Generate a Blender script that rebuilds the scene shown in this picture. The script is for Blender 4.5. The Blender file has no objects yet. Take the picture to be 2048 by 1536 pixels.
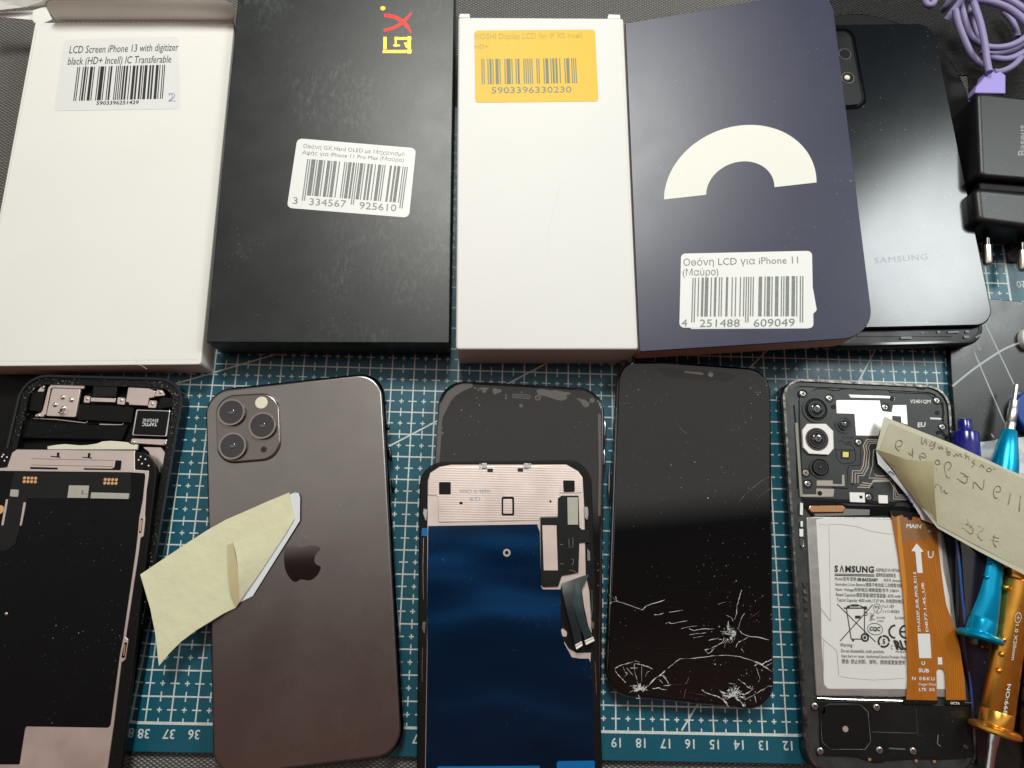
# A repair bench seen from above: spare-part boxes, opened phones, screens and tools on a cutting mat.
import bpy, bmesh, math, random
from mathutils import Vector, Matrix, Euler

random.seed(7)
C = bpy.context.scene.collection
SC = bpy.context.scene
CM = 0.01                       # everything below is measured in centimetres on the mat's own grid

# ------------------------------------------------------------------ camera
CAM_POS = Vector((-24.048, 6.929, 31.190))          # cm, from the mat's printed 0/0 corner
CAM_ROT = Euler((0.235449, -0.021308, 0.022461), 'XYZ')
FPX = 1415.54                                       # focal length in photo pixels (2048 wide)
cam = bpy.data.cameras.new('camera'); cam_o = bpy.data.objects.new('camera', cam); C.objects.link(cam_o)
cam_o.location = CAM_POS * CM; cam_o.rotation_euler = CAM_ROT
cam.sensor_width = 36; cam.lens = 36 * FPX / 2048
cam.clip_start = 0.005; cam.clip_end = 50
SC.camera = cam_o

# ------------------------------------------------------------------ world (room light: pale ceiling beyond the bench, dark reddish room behind the viewer)
world = bpy.data.worlds.new('World'); SC.world = world; world.use_nodes = True
wn = world.node_tree.nodes; wl = world.node_tree.links
for n in list(wn): wn.remove(n)
w_out = wn.new('ShaderNodeOutputWorld'); w_bg = wn.new('ShaderNodeBackground')
w_tc = wn.new('ShaderNodeTexCoord'); w_sep = wn.new('ShaderNodeSeparateXYZ')
w_add = wn.new('ShaderNodeMath'); w_add.operation = 'MULTIPLY_ADD'; w_add.inputs[1].default_value = -0.108
w_ramp = wn.new('ShaderNodeValToRGB')
w_map = wn.new('ShaderNodeMapRange'); w_map.inputs[1].default_value = -1; w_map.inputs[2].default_value = 1
wl.new(w_tc.outputs['Generated'], w_sep.inputs[0])
wl.new(w_sep.outputs['X'], w_add.inputs[0]); wl.new(w_sep.outputs['Y'], w_add.inputs[2])
wl.new(w_add.outputs[0], w_map.inputs[0]); wl.new(w_map.outputs[0], w_ramp.inputs[0])
WORLD_STOPS = [(0.0, (0.05, 0.025, 0.02)), (0.30, (0.22, 0.09, 0.07)), (0.39, (0.31, 0.137, 0.107)), (0.45, (0.12, 0.06, 0.05)),
               (0.508, (0.05, 0.04, 0.037)), (0.529, (1.26, 1.22, 1.16)), (0.60, (1.3, 1.26, 1.19)), (0.645, (0.75, 0.73, 0.70)), (0.69, (0.26, 0.26, 0.255)), (0.76, (0.07, 0.072, 0.072)), (1.0, (0.035, 0.035, 0.035))]
cr = w_ramp.color_ramp
while len(cr.elements) > 1: cr.elements.remove(cr.elements[-1])
cr.elements[0].position = WORLD_STOPS[0][0]; cr.elements[0].color = (*WORLD_STOPS[0][1], 1)
for p, c in WORLD_STOPS[1:]:
    e = cr.elements.new(p); e.color = (*c, 1)
wl.new(w_ramp.outputs[0], w_bg.inputs[0]); w_bg.inputs[1].default_value = 0.62
wl.new(w_bg.outputs[0], w_out.inputs[0])

# ------------------------------------------------------------------ lamps
def area(name, pos, target, sx, sy, power, color):
    l = bpy.data.lights.new(name, 'AREA'); l.shape = 'RECTANGLE'; l.size = sx * CM; l.size_y = sy * CM
    l.energy = power; l.color = color
    o = bpy.data.objects.new(name, l); C.objects.link(o); o.location = Vector(pos) * CM
    o.rotation_euler = (Vector(target) - Vector(pos)).to_track_quat('-Z', 'Y').to_euler()
    return o
area('bench_lamp', (37, 50, 66), (-10, 17, 0), 22, 22, 2.7, (0.93, 1.0, 0.99))
area('ceiling_lamp', (-28, 74, 82), (-24, 15, 0), 28, 26, 6.8, (0.99, 1.0, 0.925))

SC.view_settings.view_transform = 'Standard'; SC.view_settings.look = 'None'
SC.view_settings.exposure = 0.10; SC.view_settings.gamma = 1.0
SC.view_settings.use_curve_mapping = False
SC.cycles.max_bounces = 8; SC.cycles.glossy_bounces = 4; SC.cycles.use_denoising = True
SC.cycles.caustics_reflective = False; SC.cycles.caustics_refractive = False
SC.cycles.sample_clamp_indirect = 4.0

# ------------------------------------------------------------------ measuring: points of the bench from the photograph's geometry
RM = CAM_ROT.to_matrix()
def ray(p):
    return RM @ Vector(((p[0] - 1024) / FPX, -(p[1] - 768) / FPX, -1.0))
def flat(z): return (z, 0.0, 0.0)
def zat(pl, x, y, h=0.0): return pl[0] + pl[1] * x + pl[2] * y + h
def hit(p, pl, h=0.0):
    if not isinstance(pl, tuple): pl = flat(pl)
    d = ray(p); o = CAM_POS
    t = (pl[0] + h + pl[1] * o.x + pl[2] * o.y - o.z) / (d.z - pl[1] * d.x - pl[2] * d.y)
    return o + d * t
def hxy(p, pl, h=0.0):
    w = hit(p, pl, h); return Vector((w.x, w.y))
VIEW = {'a1': (0, 700, 4.971), 'a2': (0, 980, 4.971), 'a3': (0, 1227, 4.971), 'c4': (380, 720, 4.971), 'n5': (260, 960, 3.939),
        'e6': (800, 740, 4.452), 'f7': (1000, 960, 4.042), 'f8': (760, 1227, 4.096), 'g1': (1190, 700, 4.971), 'g2': (1190, 1140, 4.971),
        'h3': (1550, 740, 5.486), 'h4': (1570, 1000, 5.486), 'h5': (1570, 1256, 5.486), 'r6': (1748, 740, 4.8), 'r7': (1748, 1020, 5.69),
        'r8': (1848, 1256, 5.485), 't1': (0, 0, 4), 't2': (400, 0, 4), 't3': (880, 0, 4), 't4': (1280, 0, 4), 't5': (1636, 0, 4.971),
        't6': (1636, 300, 4.971), 't7': (1636, 580, 4.971), 't8': (1260, 440, 4), 'z1': (0, 0, 11.38), 'z3': (1848, 0, 10.24),
        'z4': (1848, 150, 3.414), 'z5': (1900, 1100, 3.523), 'z6': (1848, 600, 4.39), 'lb': (560, 260, 7.062), 's1': (1640, 1120, 10.24),
        's2': (1640, 1200, 10.24), 'n7': (1750, 830, 4.799), 'k': (1230, 1180, 6.4), 'fb': (820, 900, 5.12), 'z7': (380, 640, 3.531), 'p': (0, 0, 1)}
class Pt(tuple):
    def __radd__(s, o): return list(o) + [s]
    def __add__(s, o): return [s] + list(o)
def V(k, *pts):
    """points measured on an enlargement k of the photograph -> photo pixels"""
    x0, y0, s = VIEW[k]
    r = [Pt((x0 + x / s, y0 + y / s)) for x, y in pts]
    return r[0] if len(r) == 1 else r

# ------------------------------------------------------------------ plane shapes (world x/y in cm)
def area2(pts):
    return sum(pts[i].x * pts[(i + 1) % len(pts)].y - pts[(i + 1) % len(pts)].x * pts[i].y for i in range(len(pts))) / 2
def ccw(pts):
    pts = [Vector((p[0], p[1])) for p in pts]
    return pts if area2(pts) > 0 else pts[::-1]
def rnd(pts, r, seg=6):
    """polygon with rounded corners; r one radius or one per corner"""
    n = len(pts); out = []
    rs = r if isinstance(r, (list, tuple)) else [r] * n
    P = [Vector((p[0], p[1])) for p in pts]
    if area2(P) < 0: P = P[::-1]; rs = list(rs)[::-1]
    for i in range(n):
        a, b, c = P[i - 1], P[i], P[(i + 1) % n]
        u, w = a - b, c - b
        if u.length < 1e-6 or w.length < 1e-6 or rs[i] <= 0: out.append(b); continue
        ang = u.angle(w)
        if ang > 3.05: out.append(b); continue
        d = min(rs[i] / math.tan(ang / 2), u.length * .49, w.length * .49)
        rr = d * math.tan(ang / 2)
        u.normalize(); w.normalize()
        cen = b + (u + w).normalized() * (rr / math.sin(ang / 2))
        s, e = b + u * d - cen, b + w * d - cen
        da = math.atan2(s.x * e.y - s.y * e.x, s.dot(e))
        for k in range(seg + 1):
            t = da * k / seg
            out.append(cen + Vector((s.x * math.cos(t) - s.y * math.sin(t), s.x * math.sin(t) + s.y * math.cos(t))))
    return out
def inset(P, d):
    n = len(P); out = []
    for i in range(n):
        a, b, c = P[i - 1], P[i], P[(i + 1) % n]
        e1, e2 = (b - a), (c - b)
        if e1.length < 1e-9: e1 = e2.copy()
        if e2.length < 1e-9: e2 = e1.copy()
        if e1.length < 1e-9: out.append(b); continue
        e1 = e1.normalized(); e2 = e2.normalized()
        n1 = Vector((-e1.y, e1.x)); n2 = Vector((-e2.y, e2.x)); m = n1 + n2
        if m.length < 1e-4: m = n1.copy()
        m = m.normalized(); k = max(.35, m.dot(n1))
        out.append(b + m * (d / k))
    return out
def circ(c, r, n=28, ry=None, rot=0.0):
    ry = r if ry is None else ry
    return [Vector((c[0] + r * math.cos(a) * math.cos(rot) - ry * math.sin(a) * math.sin(rot),
                    c[1] + r * math.cos(a) * math.sin(rot) + ry * math.sin(a) * math.cos(rot))) for a in (2 * math.pi * i / n for i in range(n))]
def PX(pts, pl, h=0.0, r=0.0, seg=4):
    """photo-pixel outline -> world outline on a plane, corners rounded by r cm"""
    w = ccw([hxy(p, pl, h) for p in pts])
    return rnd(w, r, seg) if r else w

class MB:
    """collects shapes of ONE mesh"""
    def __init__(s): s.v = []; s.f = []; s.sm = []; s.k = 0
    def add(s, vs, fs, smooth=False):
        b = len(s.v); s.v += [tuple(v) for v in vs]
        for f in fs: s.f.append([b + i for i in f]); s.sm.append(smooth)
    def slab(s, P, pl, top, thick, r=0.0, seg=3, rb=0.0):
        """solid of outline P (world cm) whose top is plane+top; r rounds the upper edge, rb the lower"""
        if not isinstance(pl, tuple): pl = flat(pl)
        P = ccw(P); n = len(P); rings = []
        def ring(d, dz): Q = inset(P, d) if d else P; return [(q.x, q.y, zat(pl, q.x, q.y, top - dz)) for q in Q]
        if r:
            for i in range(seg + 1):
                a = math.pi / 2 * i / seg
                rings.append(ring(r * (1 - math.sin(a)), r * (1 - math.cos(a))))
        else: rings.append(ring(0, 0))
        if rb:
            for i in range(seg + 1):
                a = math.pi / 2 * i / seg
                rings.append(ring(rb * (1 - math.cos(a)), thick - rb * (1 - math.sin(a))))
        else: rings.append(ring(0, thick))
        vs = [p for R in rings for p in R]; fs = []
        s.add(vs, [list(range(n)), [len(vs) - 1 - i for i in range(n)]])
        fs = [[(k + 1) * n + i, (k + 1) * n + (i + 1) % n, k * n + (i + 1) % n, k * n + i] for k in range(len(rings) - 1) for i in range(n)]
        s.add(vs, fs, True); return s
    def frame(s, O, I, pl, top, thick):
        """wall between outline O and opening I (same count)"""
        if not isinstance(pl, tuple): pl = flat(pl)
        n = len(O)
        up = [(q.x, q.y, zat(pl, q.x, q.y, top)) for q in O] + [(q.x, q.y, zat(pl, q.x, q.y, top)) for q in I]
        dn = [(x, y, z - thick) for x, y, z in up]
        fs = []
        for i in range(n):
            j = (i + 1) % n
            fs += [[i, j, n + j, n + i], [2 * n + i, 2 * n + n + i, 2 * n + n + j, 2 * n + j], [i, 2 * n + i, 2 * n + j, j], [n + i, n + j, 3 * n + j, 3 * n + i]]
        s.add(up + dn, fs, True); return s
    def film(s, P, pl, h=0.004, t=0.0):
        """printed or glued layer (a sheet just above a surface); layers of one mesh never share a plane"""
        if not isinstance(pl, tuple): pl = flat(pl)
        s.k += 1; hh = h + .0007 * s.k
        P = ccw(P)
        if t: return s.slab(P, pl, hh, t)
        s.add([(q.x, q.y, zat(pl, q.x, q.y, hh)) for q in P], [list(range(len(P)))]); return s
    def stroke(s, pts, w, pl, h=0.004, closed=False, px=True):
        """pen line of width w cm (or a list of widths) along points"""
        if not isinstance(pl, tuple): pl = flat(pl)
        s.k += 1; hh = h + .0007 * s.k
        P = [hxy(p, pl, h) for p in pts] if px else [Vector((p[0], p[1])) for p in pts]
        n = len(P); ws = w if isinstance(w, (list, tuple)) else [w] * n
        vs = []
        for i in range(n):
            a = P[i - 1] if (i or closed) else P[i]; b = P[(i + 1) % n] if (i < n - 1 or closed) else P[i]
            d = (b - a); d = d.normalized() if d.length > 1e-9 else Vector((1, 0))
            m = Vector((-d.y, d.x)) * ws[i] / 2
            for q in (P[i] + m, P[i] - m): vs.append((q.x, q.y, zat(pl, q.x, q.y, hh)))
        fs = [[2 * i, 2 * i + 1, 2 * ((i + 1) % n) + 1, 2 * ((i + 1) % n)] for i in range(n if closed else n - 1)]
        s.add(vs, fs); return s
    def tube(s, pts, r, n=12, cap=True):
        pts = [Vector(p) for p in pts]; rs = r if isinstance(r, (list, tuple)) else [r] * len(pts)
        t = (pts[1] - pts[0]).normalized(); u = t.cross(Vector((0, 0, 1)))
        u = u.normalized() if u.length > 1e-3 else t.cross(Vector((1, 0, 0))).normalized()
        vs = []
        for i, p in enumerate(pts):
            a = pts[max(i - 1, 0)]; b = pts[min(i + 1, len(pts) - 1)]
            d = (b - a)
            if d.length > 1e-7: t = d.normalized()
            u = (u - t * u.dot(t)).normalized(); w = t.cross(u)
            vs += [p + (u * math.cos(2 * math.pi * k / n) + w * math.sin(2 * math.pi * k / n)) * rs[i] for k in range(n)]
        m = len(pts)
        fs = [[i * n + k, i * n + (k + 1) % n, (i + 1) * n + (k + 1) % n, (i + 1) * n + k] for i in range(m - 1) for k in range(n)]
        s.add(vs, fs, True)
        if cap: s.add([vs[k] for k in range(n)], [list(range(n))[::-1]]); s.add([vs[(m - 1) * n + k] for k in range(n)], [list(range(n))])
        return s
    def lathe(s, A, B, prof, n=28):
        """turned shape along A->B; prof = [(cm along, radius)]"""
        A, B = Vector(A), Vector(B); d = (B - A).normalized()
        return s.tube2([A + d * t for t, r in prof], [r for t, r in prof], d, n)
    def tube2(s, pts, rs, d, n):
        u = d.cross(Vector((0, 0, 1))).normalized(); w = d.cross(u)
        vs = []
        for p, r in zip(pts, rs):
            vs += [p + (u * math.cos(2 * math.pi * k / n) + w * math.sin(2 * math.pi * k / n)) * max(r, 1e-4) for k in range(n)]
        m = len(pts)
        s.add(vs, [[i * n + k, i * n + (k + 1) % n, (i + 1) * n + (k + 1) % n, (i + 1) * n + k] for i in range(m - 1) for k in range(n)], True)
        s.add([vs[k] for k in range(n)], [list(range(n))[::-1]]); s.add([vs[(m - 1) * n + k] for k in range(n)], [list(range(n))])
        return s
    def ball(s, c, r, n=12, m=8, sq=1.0):
        vs = [(c[0] + r * math.sin(math.pi * j / m) * math.cos(2 * math.pi * i / n), c[1] + r * math.sin(math.pi * j / m) * math.sin(2 * math.pi * i / n),
               c[2] + sq * r * math.cos(math.pi * j / m)) for j in range(m + 1) for i in range(n)]
        s.add(vs, [[j * n + i, (j + 1) * n + i, (j + 1) * n + (i + 1) % n, j * n + (i + 1) % n] for j in range(m) for i in range(n)], True); return s
    def grid(s, rows, smooth=True, thick=0.0):
        """sheet through rows of world points"""
        m, n = len(rows), len(rows[0])
        vs = [tuple(p) for R in rows for p in R]
        fs = [[j * n + i, j * n + i + 1, (j + 1) * n + i + 1, (j + 1) * n + i] for j in range(m - 1) for i in range(n - 1)]
        s.add(vs, fs, smooth)
        if thick:
            b = [(x, y, z - thick) for x, y, z in vs]
            s.add(b, [f[::-1] for f in fs], smooth)
            rim = [(0, i) for i in range(n)] + [(j, n - 1) for j in range(1, m)] + [(m - 1, i) for i in range(n - 2, -1, -1)] + [(j, 0) for j in range(m - 2, 0, -1)]
            I = [j * n + i for j, i in rim]; q = len(I)
            s.add([vs[i] for i in I] + [b[i] for i in I], [[k, q + k, q + (k + 1) % q, (k + 1) % q] for k in range(q)])
        return s
    def build(s, name, mat, parent=None, sharp=38):
        me = bpy.data.meshes.new(name)
        base = Vector((0, 0, 0))
        o = bpy.data.objects.new(name, me); C.objects.link(o)
        if parent is not None:
            o.parent = parent; q = parent
            while q is not None: base += q.location / CM; q = q.parent
        else:
            xs = [v[0] for v in s.v]; ys = [v[1] for v in s.v]; zs = [v[2] for v in s.v]
            base = Vector(((min(xs) + max(xs)) / 2, (min(ys) + max(ys)) / 2, min(zs))); o.location = base * CM
        me.from_pydata([((x - base.x) * CM, (y - base.y) * CM, (z - base.z) * CM) for x, y, z in s.v], [], s.f)
        me.polygons.foreach_set('use_smooth', s.sm)
        bm = bmesh.new(); bm.from_mesh(me)
        bmesh.ops.remove_doubles(bm, verts=bm.verts, dist=2e-7); bmesh.ops.recalc_face_normals(bm, faces=bm.faces) if any(s.sm) else None
        bm.to_mesh(me); bm.free()
        sm = [p.use_smooth for p in me.polygons]
        me.set_sharp_from_angle(angle=math.radians(sharp))
        me.polygons.foreach_set('use_smooth', sm)
        if mat: me.materials.append(mat)
        return o

def tag(o, label=None, cat=None, group=None, kind=None):
    if label: o['label'] = label
    if cat: o['category'] = cat
    if group: o['group'] = group
    if kind: o['kind'] = kind
    return o
def thing(name, label, cat, at, group=None):
    """an Empty at the thing's base that parents its parts"""
    o = bpy.data.objects.new(name, None); C.objects.link(o); o.empty_display_size = .01
    o.location = Vector(at) * CM
    return tag(o, label, cat, group)

# ------------------------------------------------------------------ lettering
def glyphs(text, bold=0.0, space=1.0):
    c = bpy.data.curves.new('lettering', 'FONT'); c.body = text; c.resolution_u = 2; c.offset = bold; c.space_character = space
    o = bpy.data.objects.new('lettering', c); C.objects.link(o)
    dg = bpy.context.evaluated_depsgraph_get(); dg.update()
    m = bpy.data.meshes.new_from_object(o.evaluated_get(dg))
    v = [(p.co.x, p.co.y) for p in m.vertices]; f = [list(p.vertices) for p in m.polygons]
    bpy.data.meshes.remove(m); bpy.data.objects.remove(o); bpy.data.curves.remove(c)
    return v, f
def write(mb, text, p0, p1, p2, pl, h=0.006, bold=0.0, space=1.0, cap=0.682):
    """text from baseline start p0 to baseline end p1, p2 = top of a capital above p0 (photo pixels on the plane)"""
    v, f = glyphs(text, bold, space)
    x0 = min(a for a, b in v); w = max(a for a, b in v) - x0
    A, B, D = hxy(p0, pl, h), hxy(p1, pl, h), hxy(p2, pl, h)
    if not isinstance(pl, tuple): pl = flat(pl)
    mb.k += 1; hh = h + .0007 * mb.k
    vs = []
    for a, b in v:
        q = A + (B - A) * ((a - x0) / w) + (D - A) * (b / cap)
        vs.append((q.x, q.y, zat(pl, q.x, q.y, hh)))
    mb.add(vs, f)
EL = ['0001101', '0011001', '0010011', '0111101', '0100011', '0110001', '0101111', '0111011', '0110111', '0001011']
EP = ['LLLLLL', 'LLGLGG', 'LLGGLG', 'LLGGGL', 'LGLLGG', 'LGGLLG', 'LGGGLL', 'LGLGLG', 'LGLGGL', 'LGGLGL']
def barcode(mb, digits, q, pl, h=0.006, guard=0.0, ink=1.0):
    """bars inside photo-pixel quad q (tl, tr, br, bl)"""
    inv = lambda s: ''.join('10'[int(c)] for c in s)
    s = '101'
    for d, k in zip(digits[1:7], EP[int(digits[0])]):
        c = EL[int(d)]; s += c if k == 'L' else inv(c)[::-1]
    s += '01010'
    for d in digits[7:]: s += inv(EL[int(d)])
    s += '101'
    tl, tr, br, bl = [hxy(p, pl, h) for p in q]; n = len(s); i = 0
    while i < n:
        if s[i] == '1':
            j = i
            while j < n and s[j] == '1': j += 1
            a, b = (i + .5 - .5 * ink) / n, (j - .5 + .5 * ink) / n
            g = guard if (i < 3 or i > n - 4 or 44 < i < 50) else 0
            t1, t2 = tl.lerp(tr, a), tl.lerp(tr, b); b1, b2 = bl.lerp(br, a), bl.lerp(br, b)
            mb.film([t1, t2, b2 + (b2 - t2) * g, b1 + (b1 - t1) * g], pl, h); mb.k -= 1
            i = j
        else: i += 1
# ------------------------------------------------------------------ materials (procedural)
def M(name, col, rough=.5, metal=0.0, spec=.5, coat=0.0, coat_r=.08, var=0.0, vscale=200., bump=0.0, bscale=900., dust=0.0, dscale=420., dcol=(.55, .56, .55),
      rvar=0.0, bdist=.0004, bdet=4.0, scr=0.0, smudge=0.0, dsize=1.0, trans=0.0, sss=0.0, emit=None, stretch=None, ani=0.0, tint=None, alpha=1.0):
    m = bpy.data.materials.new(name); m.use_nodes = True; nt = m.node_tree; N = nt.nodes; L = nt.links
    b = N['Principled BSDF']; b.inputs['Base Color'].default_value = (*col, 1); b.inputs['Roughness'].default_value = rough
    b.inputs['Metallic'].default_value = metal; b.inputs['Specular IOR Level'].default_value = spec
    b.inputs['Coat Weight'].default_value = coat; b.inputs['Coat Roughness'].default_value = coat_r
    b.inputs['Transmission Weight'].default_value = trans; b.inputs['Alpha'].default_value = alpha
    if ani: b.inputs['Anisotropic'].default_value = ani
    if sss: b.inputs['Subsurface Weight'].default_value = sss; b.inputs['Subsurface Radius'].default_value = (.002, .002, .001); b.inputs['Subsurface Scale'].default_value = 1
    tc = N.new('ShaderNodeTexCoord'); src = tc.outputs['Object']
    if stretch:
        mp = N.new('ShaderNodeMapping'); mp.inputs['Scale'].default_value = stretch; L.new(src, mp.inputs[0]); vsrc = mp.outputs[0]
    else: vsrc = src
    colsock = None
    if var:
        n = N.new('ShaderNodeTexNoise'); n.inputs['Scale'].default_value = vscale; n.inputs['Detail'].default_value = 5; n.inputs['Roughness'].default_value = .62; L.new(vsrc, n.inputs[0])
        r = N.new('ShaderNodeMapRange'); r.inputs[1].default_value = .3; r.inputs[2].default_value = .7; r.inputs[3].default_value = 1 - var; r.inputs[4].default_value = 1 + var; L.new(n.outputs[0], r.inputs[0])
        x = N.new('ShaderNodeVectorMath'); x.operation = 'SCALE'; x.inputs[0].default_value = col; L.new(r.outputs[0], x.inputs['Scale'])
        colsock = x.outputs[0]
    if scr:
        # hairline scuffs: two stretched noises
        for ang, sc_ in ((.5, (30, 2600, 1)), (-.9, (22, 1900, 1))):
            mp = N.new('ShaderNodeMapping'); mp.inputs['Rotation'].default_value = (0, 0, ang); mp.inputs['Scale'].default_value = sc_; L.new(src, mp.inputs[0])
            n = N.new('ShaderNodeTexNoise'); n.inputs['Scale'].default_value = 1; n.inputs['Detail'].default_value = 2; L.new(mp.outputs[0], n.inputs[0])
            r = N.new('ShaderNodeMapRange'); r.inputs[1].default_value = .67; r.inputs[2].default_value = .76; r.inputs[3].default_value = 0; r.inputs[4].default_value = scr; L.new(n.outputs[0], r.inputs[0])
            mx = N.new('ShaderNodeMix'); mx.data_type = 'RGBA'; mx.inputs[6].default_value = (*col, 1); mx.inputs[7].default_value = (*dcol, 1); L.new(r.outputs[0], mx.inputs[0])
            if colsock: L.new(colsock, mx.inputs[6])
            colsock = mx.outputs[2]
    if smudge:
        # rubbed, dusty patches: broad blotches broken up by fine grain and short scuffs
        n1 = N.new('ShaderNodeTexNoise'); n1.inputs['Scale'].default_value = 26; n1.inputs['Detail'].default_value = 3; L.new(src, n1.inputs[0])
        r1 = N.new('ShaderNodeMapRange'); r1.inputs[1].default_value = .54; r1.inputs[2].default_value = .72; L.new(n1.outputs[0], r1.inputs[0])
        mp = N.new('ShaderNodeMapping'); mp.inputs['Rotation'].default_value = (0, 0, .6); mp.inputs['Scale'].default_value = (520, 210, 1); L.new(src, mp.inputs[0])
        n2 = N.new('ShaderNodeTexNoise'); n2.inputs['Scale'].default_value = 1; n2.inputs['Detail'].default_value = 6; n2.inputs['Roughness'].default_value = .75; L.new(mp.outputs[0], n2.inputs[0])
        r2 = N.new('ShaderNodeMapRange'); r2.inputs[1].default_value = .48; r2.inputs[2].default_value = .75; L.new(n2.outputs[0], r2.inputs[0])
        mm = N.new('ShaderNodeMath'); mm.operation = 'MULTIPLY'; L.new(r1.outputs[0], mm.inputs[0]); L.new(r2.outputs[0], mm.inputs[1])
        ms = N.new('ShaderNodeMath'); ms.operation = 'MULTIPLY'; L.new(mm.outputs[0], ms.inputs[0]); ms.inputs[1].default_value = smudge
        mx = N.new('ShaderNodeMix'); mx.data_type = 'RGBA'; mx.inputs[6].default_value = (*col, 1); mx.inputs[7].default_value = (*dcol, 1); L.new(ms.outputs[0], mx.inputs[0])
        if colsock: L.new(colsock, mx.inputs[6])
        colsock = mx.outputs[2]
    fac = None
    if dust:
        for sc_, lim in ((dscale * 1.3, .075), (dscale * 3.2, .13)):
            v = N.new('ShaderNodeTexVoronoi'); v.inputs['Scale'].default_value = sc_; L.new(src, v.inputs[0])
            n = N.new('ShaderNodeTexNoise'); n.inputs['Scale'].default_value = 45; n.inputs['Detail'].default_value = 3; L.new(src, n.inputs[0])
            sp = N.new('ShaderNodeSeparateXYZ'); L.new(v.outputs['Color'], sp.inputs[0])
            pw = N.new('ShaderNodeMath'); pw.operation = 'POWER'; L.new(sp.outputs[0], pw.inputs[0]); pw.inputs[1].default_value = 3
            rr = N.new('ShaderNodeMath'); rr.operation = 'MULTIPLY'; L.new(pw.outputs[0], rr.inputs[0]); rr.inputs[1].default_value = lim * 1.6 * dsize
            nn = N.new('ShaderNodeMapRange'); nn.inputs[1].default_value = .4; nn.inputs[2].default_value = .65; nn.inputs[3].default_value = .25; L.new(n.outputs[0], nn.inputs[0])
            rm = N.new('ShaderNodeMath'); rm.operation = 'MULTIPLY'; L.new(rr.outputs[0], rm.inputs[0]); L.new(nn.outputs[0], rm.inputs[1])
            lt = N.new('ShaderNodeMath'); lt.operation = 'LESS_THAN'; L.new(v.outputs['Distance'], lt.inputs[0]); L.new(rm.outputs[0], lt.inputs[1])
            fm = N.new('ShaderNodeMath'); fm.operation = 'MULTIPLY'; L.new(lt.outputs[0], fm.inputs[0])
            fa = N.new('ShaderNodeMath'); fa.operation = 'MULTIPLY'; L.new(sp.outputs[1], fa.inputs[0]); fa.inputs[1].default_value = dust; L.new(fa.outputs[0], fm.inputs[1])
            mx = N.new('ShaderNodeMix'); mx.data_type = 'RGBA'; mx.inputs[6].default_value = (*col, 1); mx.inputs[7].default_value = (*dcol, 1); L.new(fm.outputs[0], mx.inputs[0])
            if colsock: L.new(colsock, mx.inputs[6])
            colsock = mx.outputs[2]
            if metal:
                if fac is None: fac = fm.outputs[0]
    if colsock: L.new(colsock, b.inputs['Base Color'])
    if rvar:
        n = N.new('ShaderNodeTexNoise'); n.inputs['Scale'].default_value = 60; n.inputs['Detail'].default_value = 6; L.new(src, n.inputs[0])
        r = N.new('ShaderNodeMapRange'); r.inputs[1].default_value = .3; r.inputs[2].default_value = .7; r.inputs[3].default_value = max(.02, rough - rvar); r.inputs[4].default_value = min(1, rough + rvar); L.new(n.outputs[0], r.inputs[0]); L.new(r.outputs[0], b.inputs['Roughness'])
    if bump:
        n = N.new('ShaderNodeTexNoise'); n.inputs['Scale'].default_value = bscale; n.inputs['Detail'].default_value = bdet; L.new(vsrc, n.inputs[0])
        bp = N.new('ShaderNodeBump'); bp.inputs['Strength'].default_value = bump; bp.inputs['Distance'].default_value = bdist; L.new(n.outputs[0], bp.inputs['Height']); L.new(bp.outputs[0], b.inputs['Normal'])
    if emit: b.inputs['Emission Color'].default_value = (*emit[0], 1); b.inputs['Emission Strength'].default_value = emit[1]
    return m

card = M('white_card', (.86, .848, .812), .62, var=.015, vscale=25, bump=.05, bscale=350)
card_shade = M('shaded_flap_card', (.80, .765, .70), .8, var=.02, vscale=60, bump=.05, bscale=400)  # flap turned from the light, its shade put into the colour
card_cool = M('coated_white_card', (.755, .75, .725), .5, var=.012, vscale=25, bump=.03, bscale=300)
paper_label = M('label_paper', (.83, .835, .82), .45, var=.01, vscale=50)
label_thin = M('thin_label_film', (.80, .81, .80), .4)
yellow_label = M('yellow_label_paper', (.80, .50, .018), .5, var=.02, vscale=80)
ink = M('black_ink', (.02, .02, .02), .5)
ink_grey = M('faded_ink', (.20, .22, .21), .55, var=.25, vscale=700)
ink_pale = M('worn_thermal_print', (.27, .28, .27), .55, var=.3, vscale=900)
ink_olive = M('ink_on_yellow', (.17, .19, .12), .5)
ink_ochre = M('faint_ink_on_yellow', (.52, .36, .06), .5, var=.2, vscale=800)
ink_blue = M('ballpoint_ink', (.06, .08, .42), .5)
ink_white = M('white_print', (.72, .75, .74), .5)
pencil = M('pencil_line', (.27, .255, .195), .6, var=.3, vscale=900)
gx_black = M('matt_black_box_paper', (.008, .010, .0105), .37, spec=.5, var=.3, vscale=60, rvar=.02, dust=.9, dscale=330, smudge=.5, bump=.03, bscale=500, dcol=(.22, .24, .24))
gold_foil = M('gold_foil', (.46, .29, .045), .38, metal=1, var=.15, vscale=400)
red_foil = M('red_foil', (.5, .018, .015), .36, metal=.55)
navy = M('navy_box_laminate', (.020, .022, .058), .36, var=.05, vscale=40, rvar=.012, dust=.4, dscale=240, spec=.55)
navy_edge = M('box_core_edge', (.60, .44, .36), .7)
print_cream = M('cream_print', (.80, .79, .72), .5)
phone_black_back = M('satin_black_glass', (.0015, .003, .0055), .20, rvar=.01, dust=.7, dscale=260, spec=.6)
black_plastic = M('black_plastic', (.005, .0055, .006), .38, spec=.35, dust=.35, dscale=520, rvar=.08)
black_matt = M('matt_black_plastic', (.003, .003, .003), .55, spec=.22, dust=.35, dscale=600, bump=.08, bscale=900)
black_soft = M('charger_plastic', (.006, .007, .0072), .40, dust=.6, dscale=380, bump=.12, bscale=1600, scr=.05)
black_gloss = M('glossy_black', (.005, .005, .006), .08)
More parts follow.
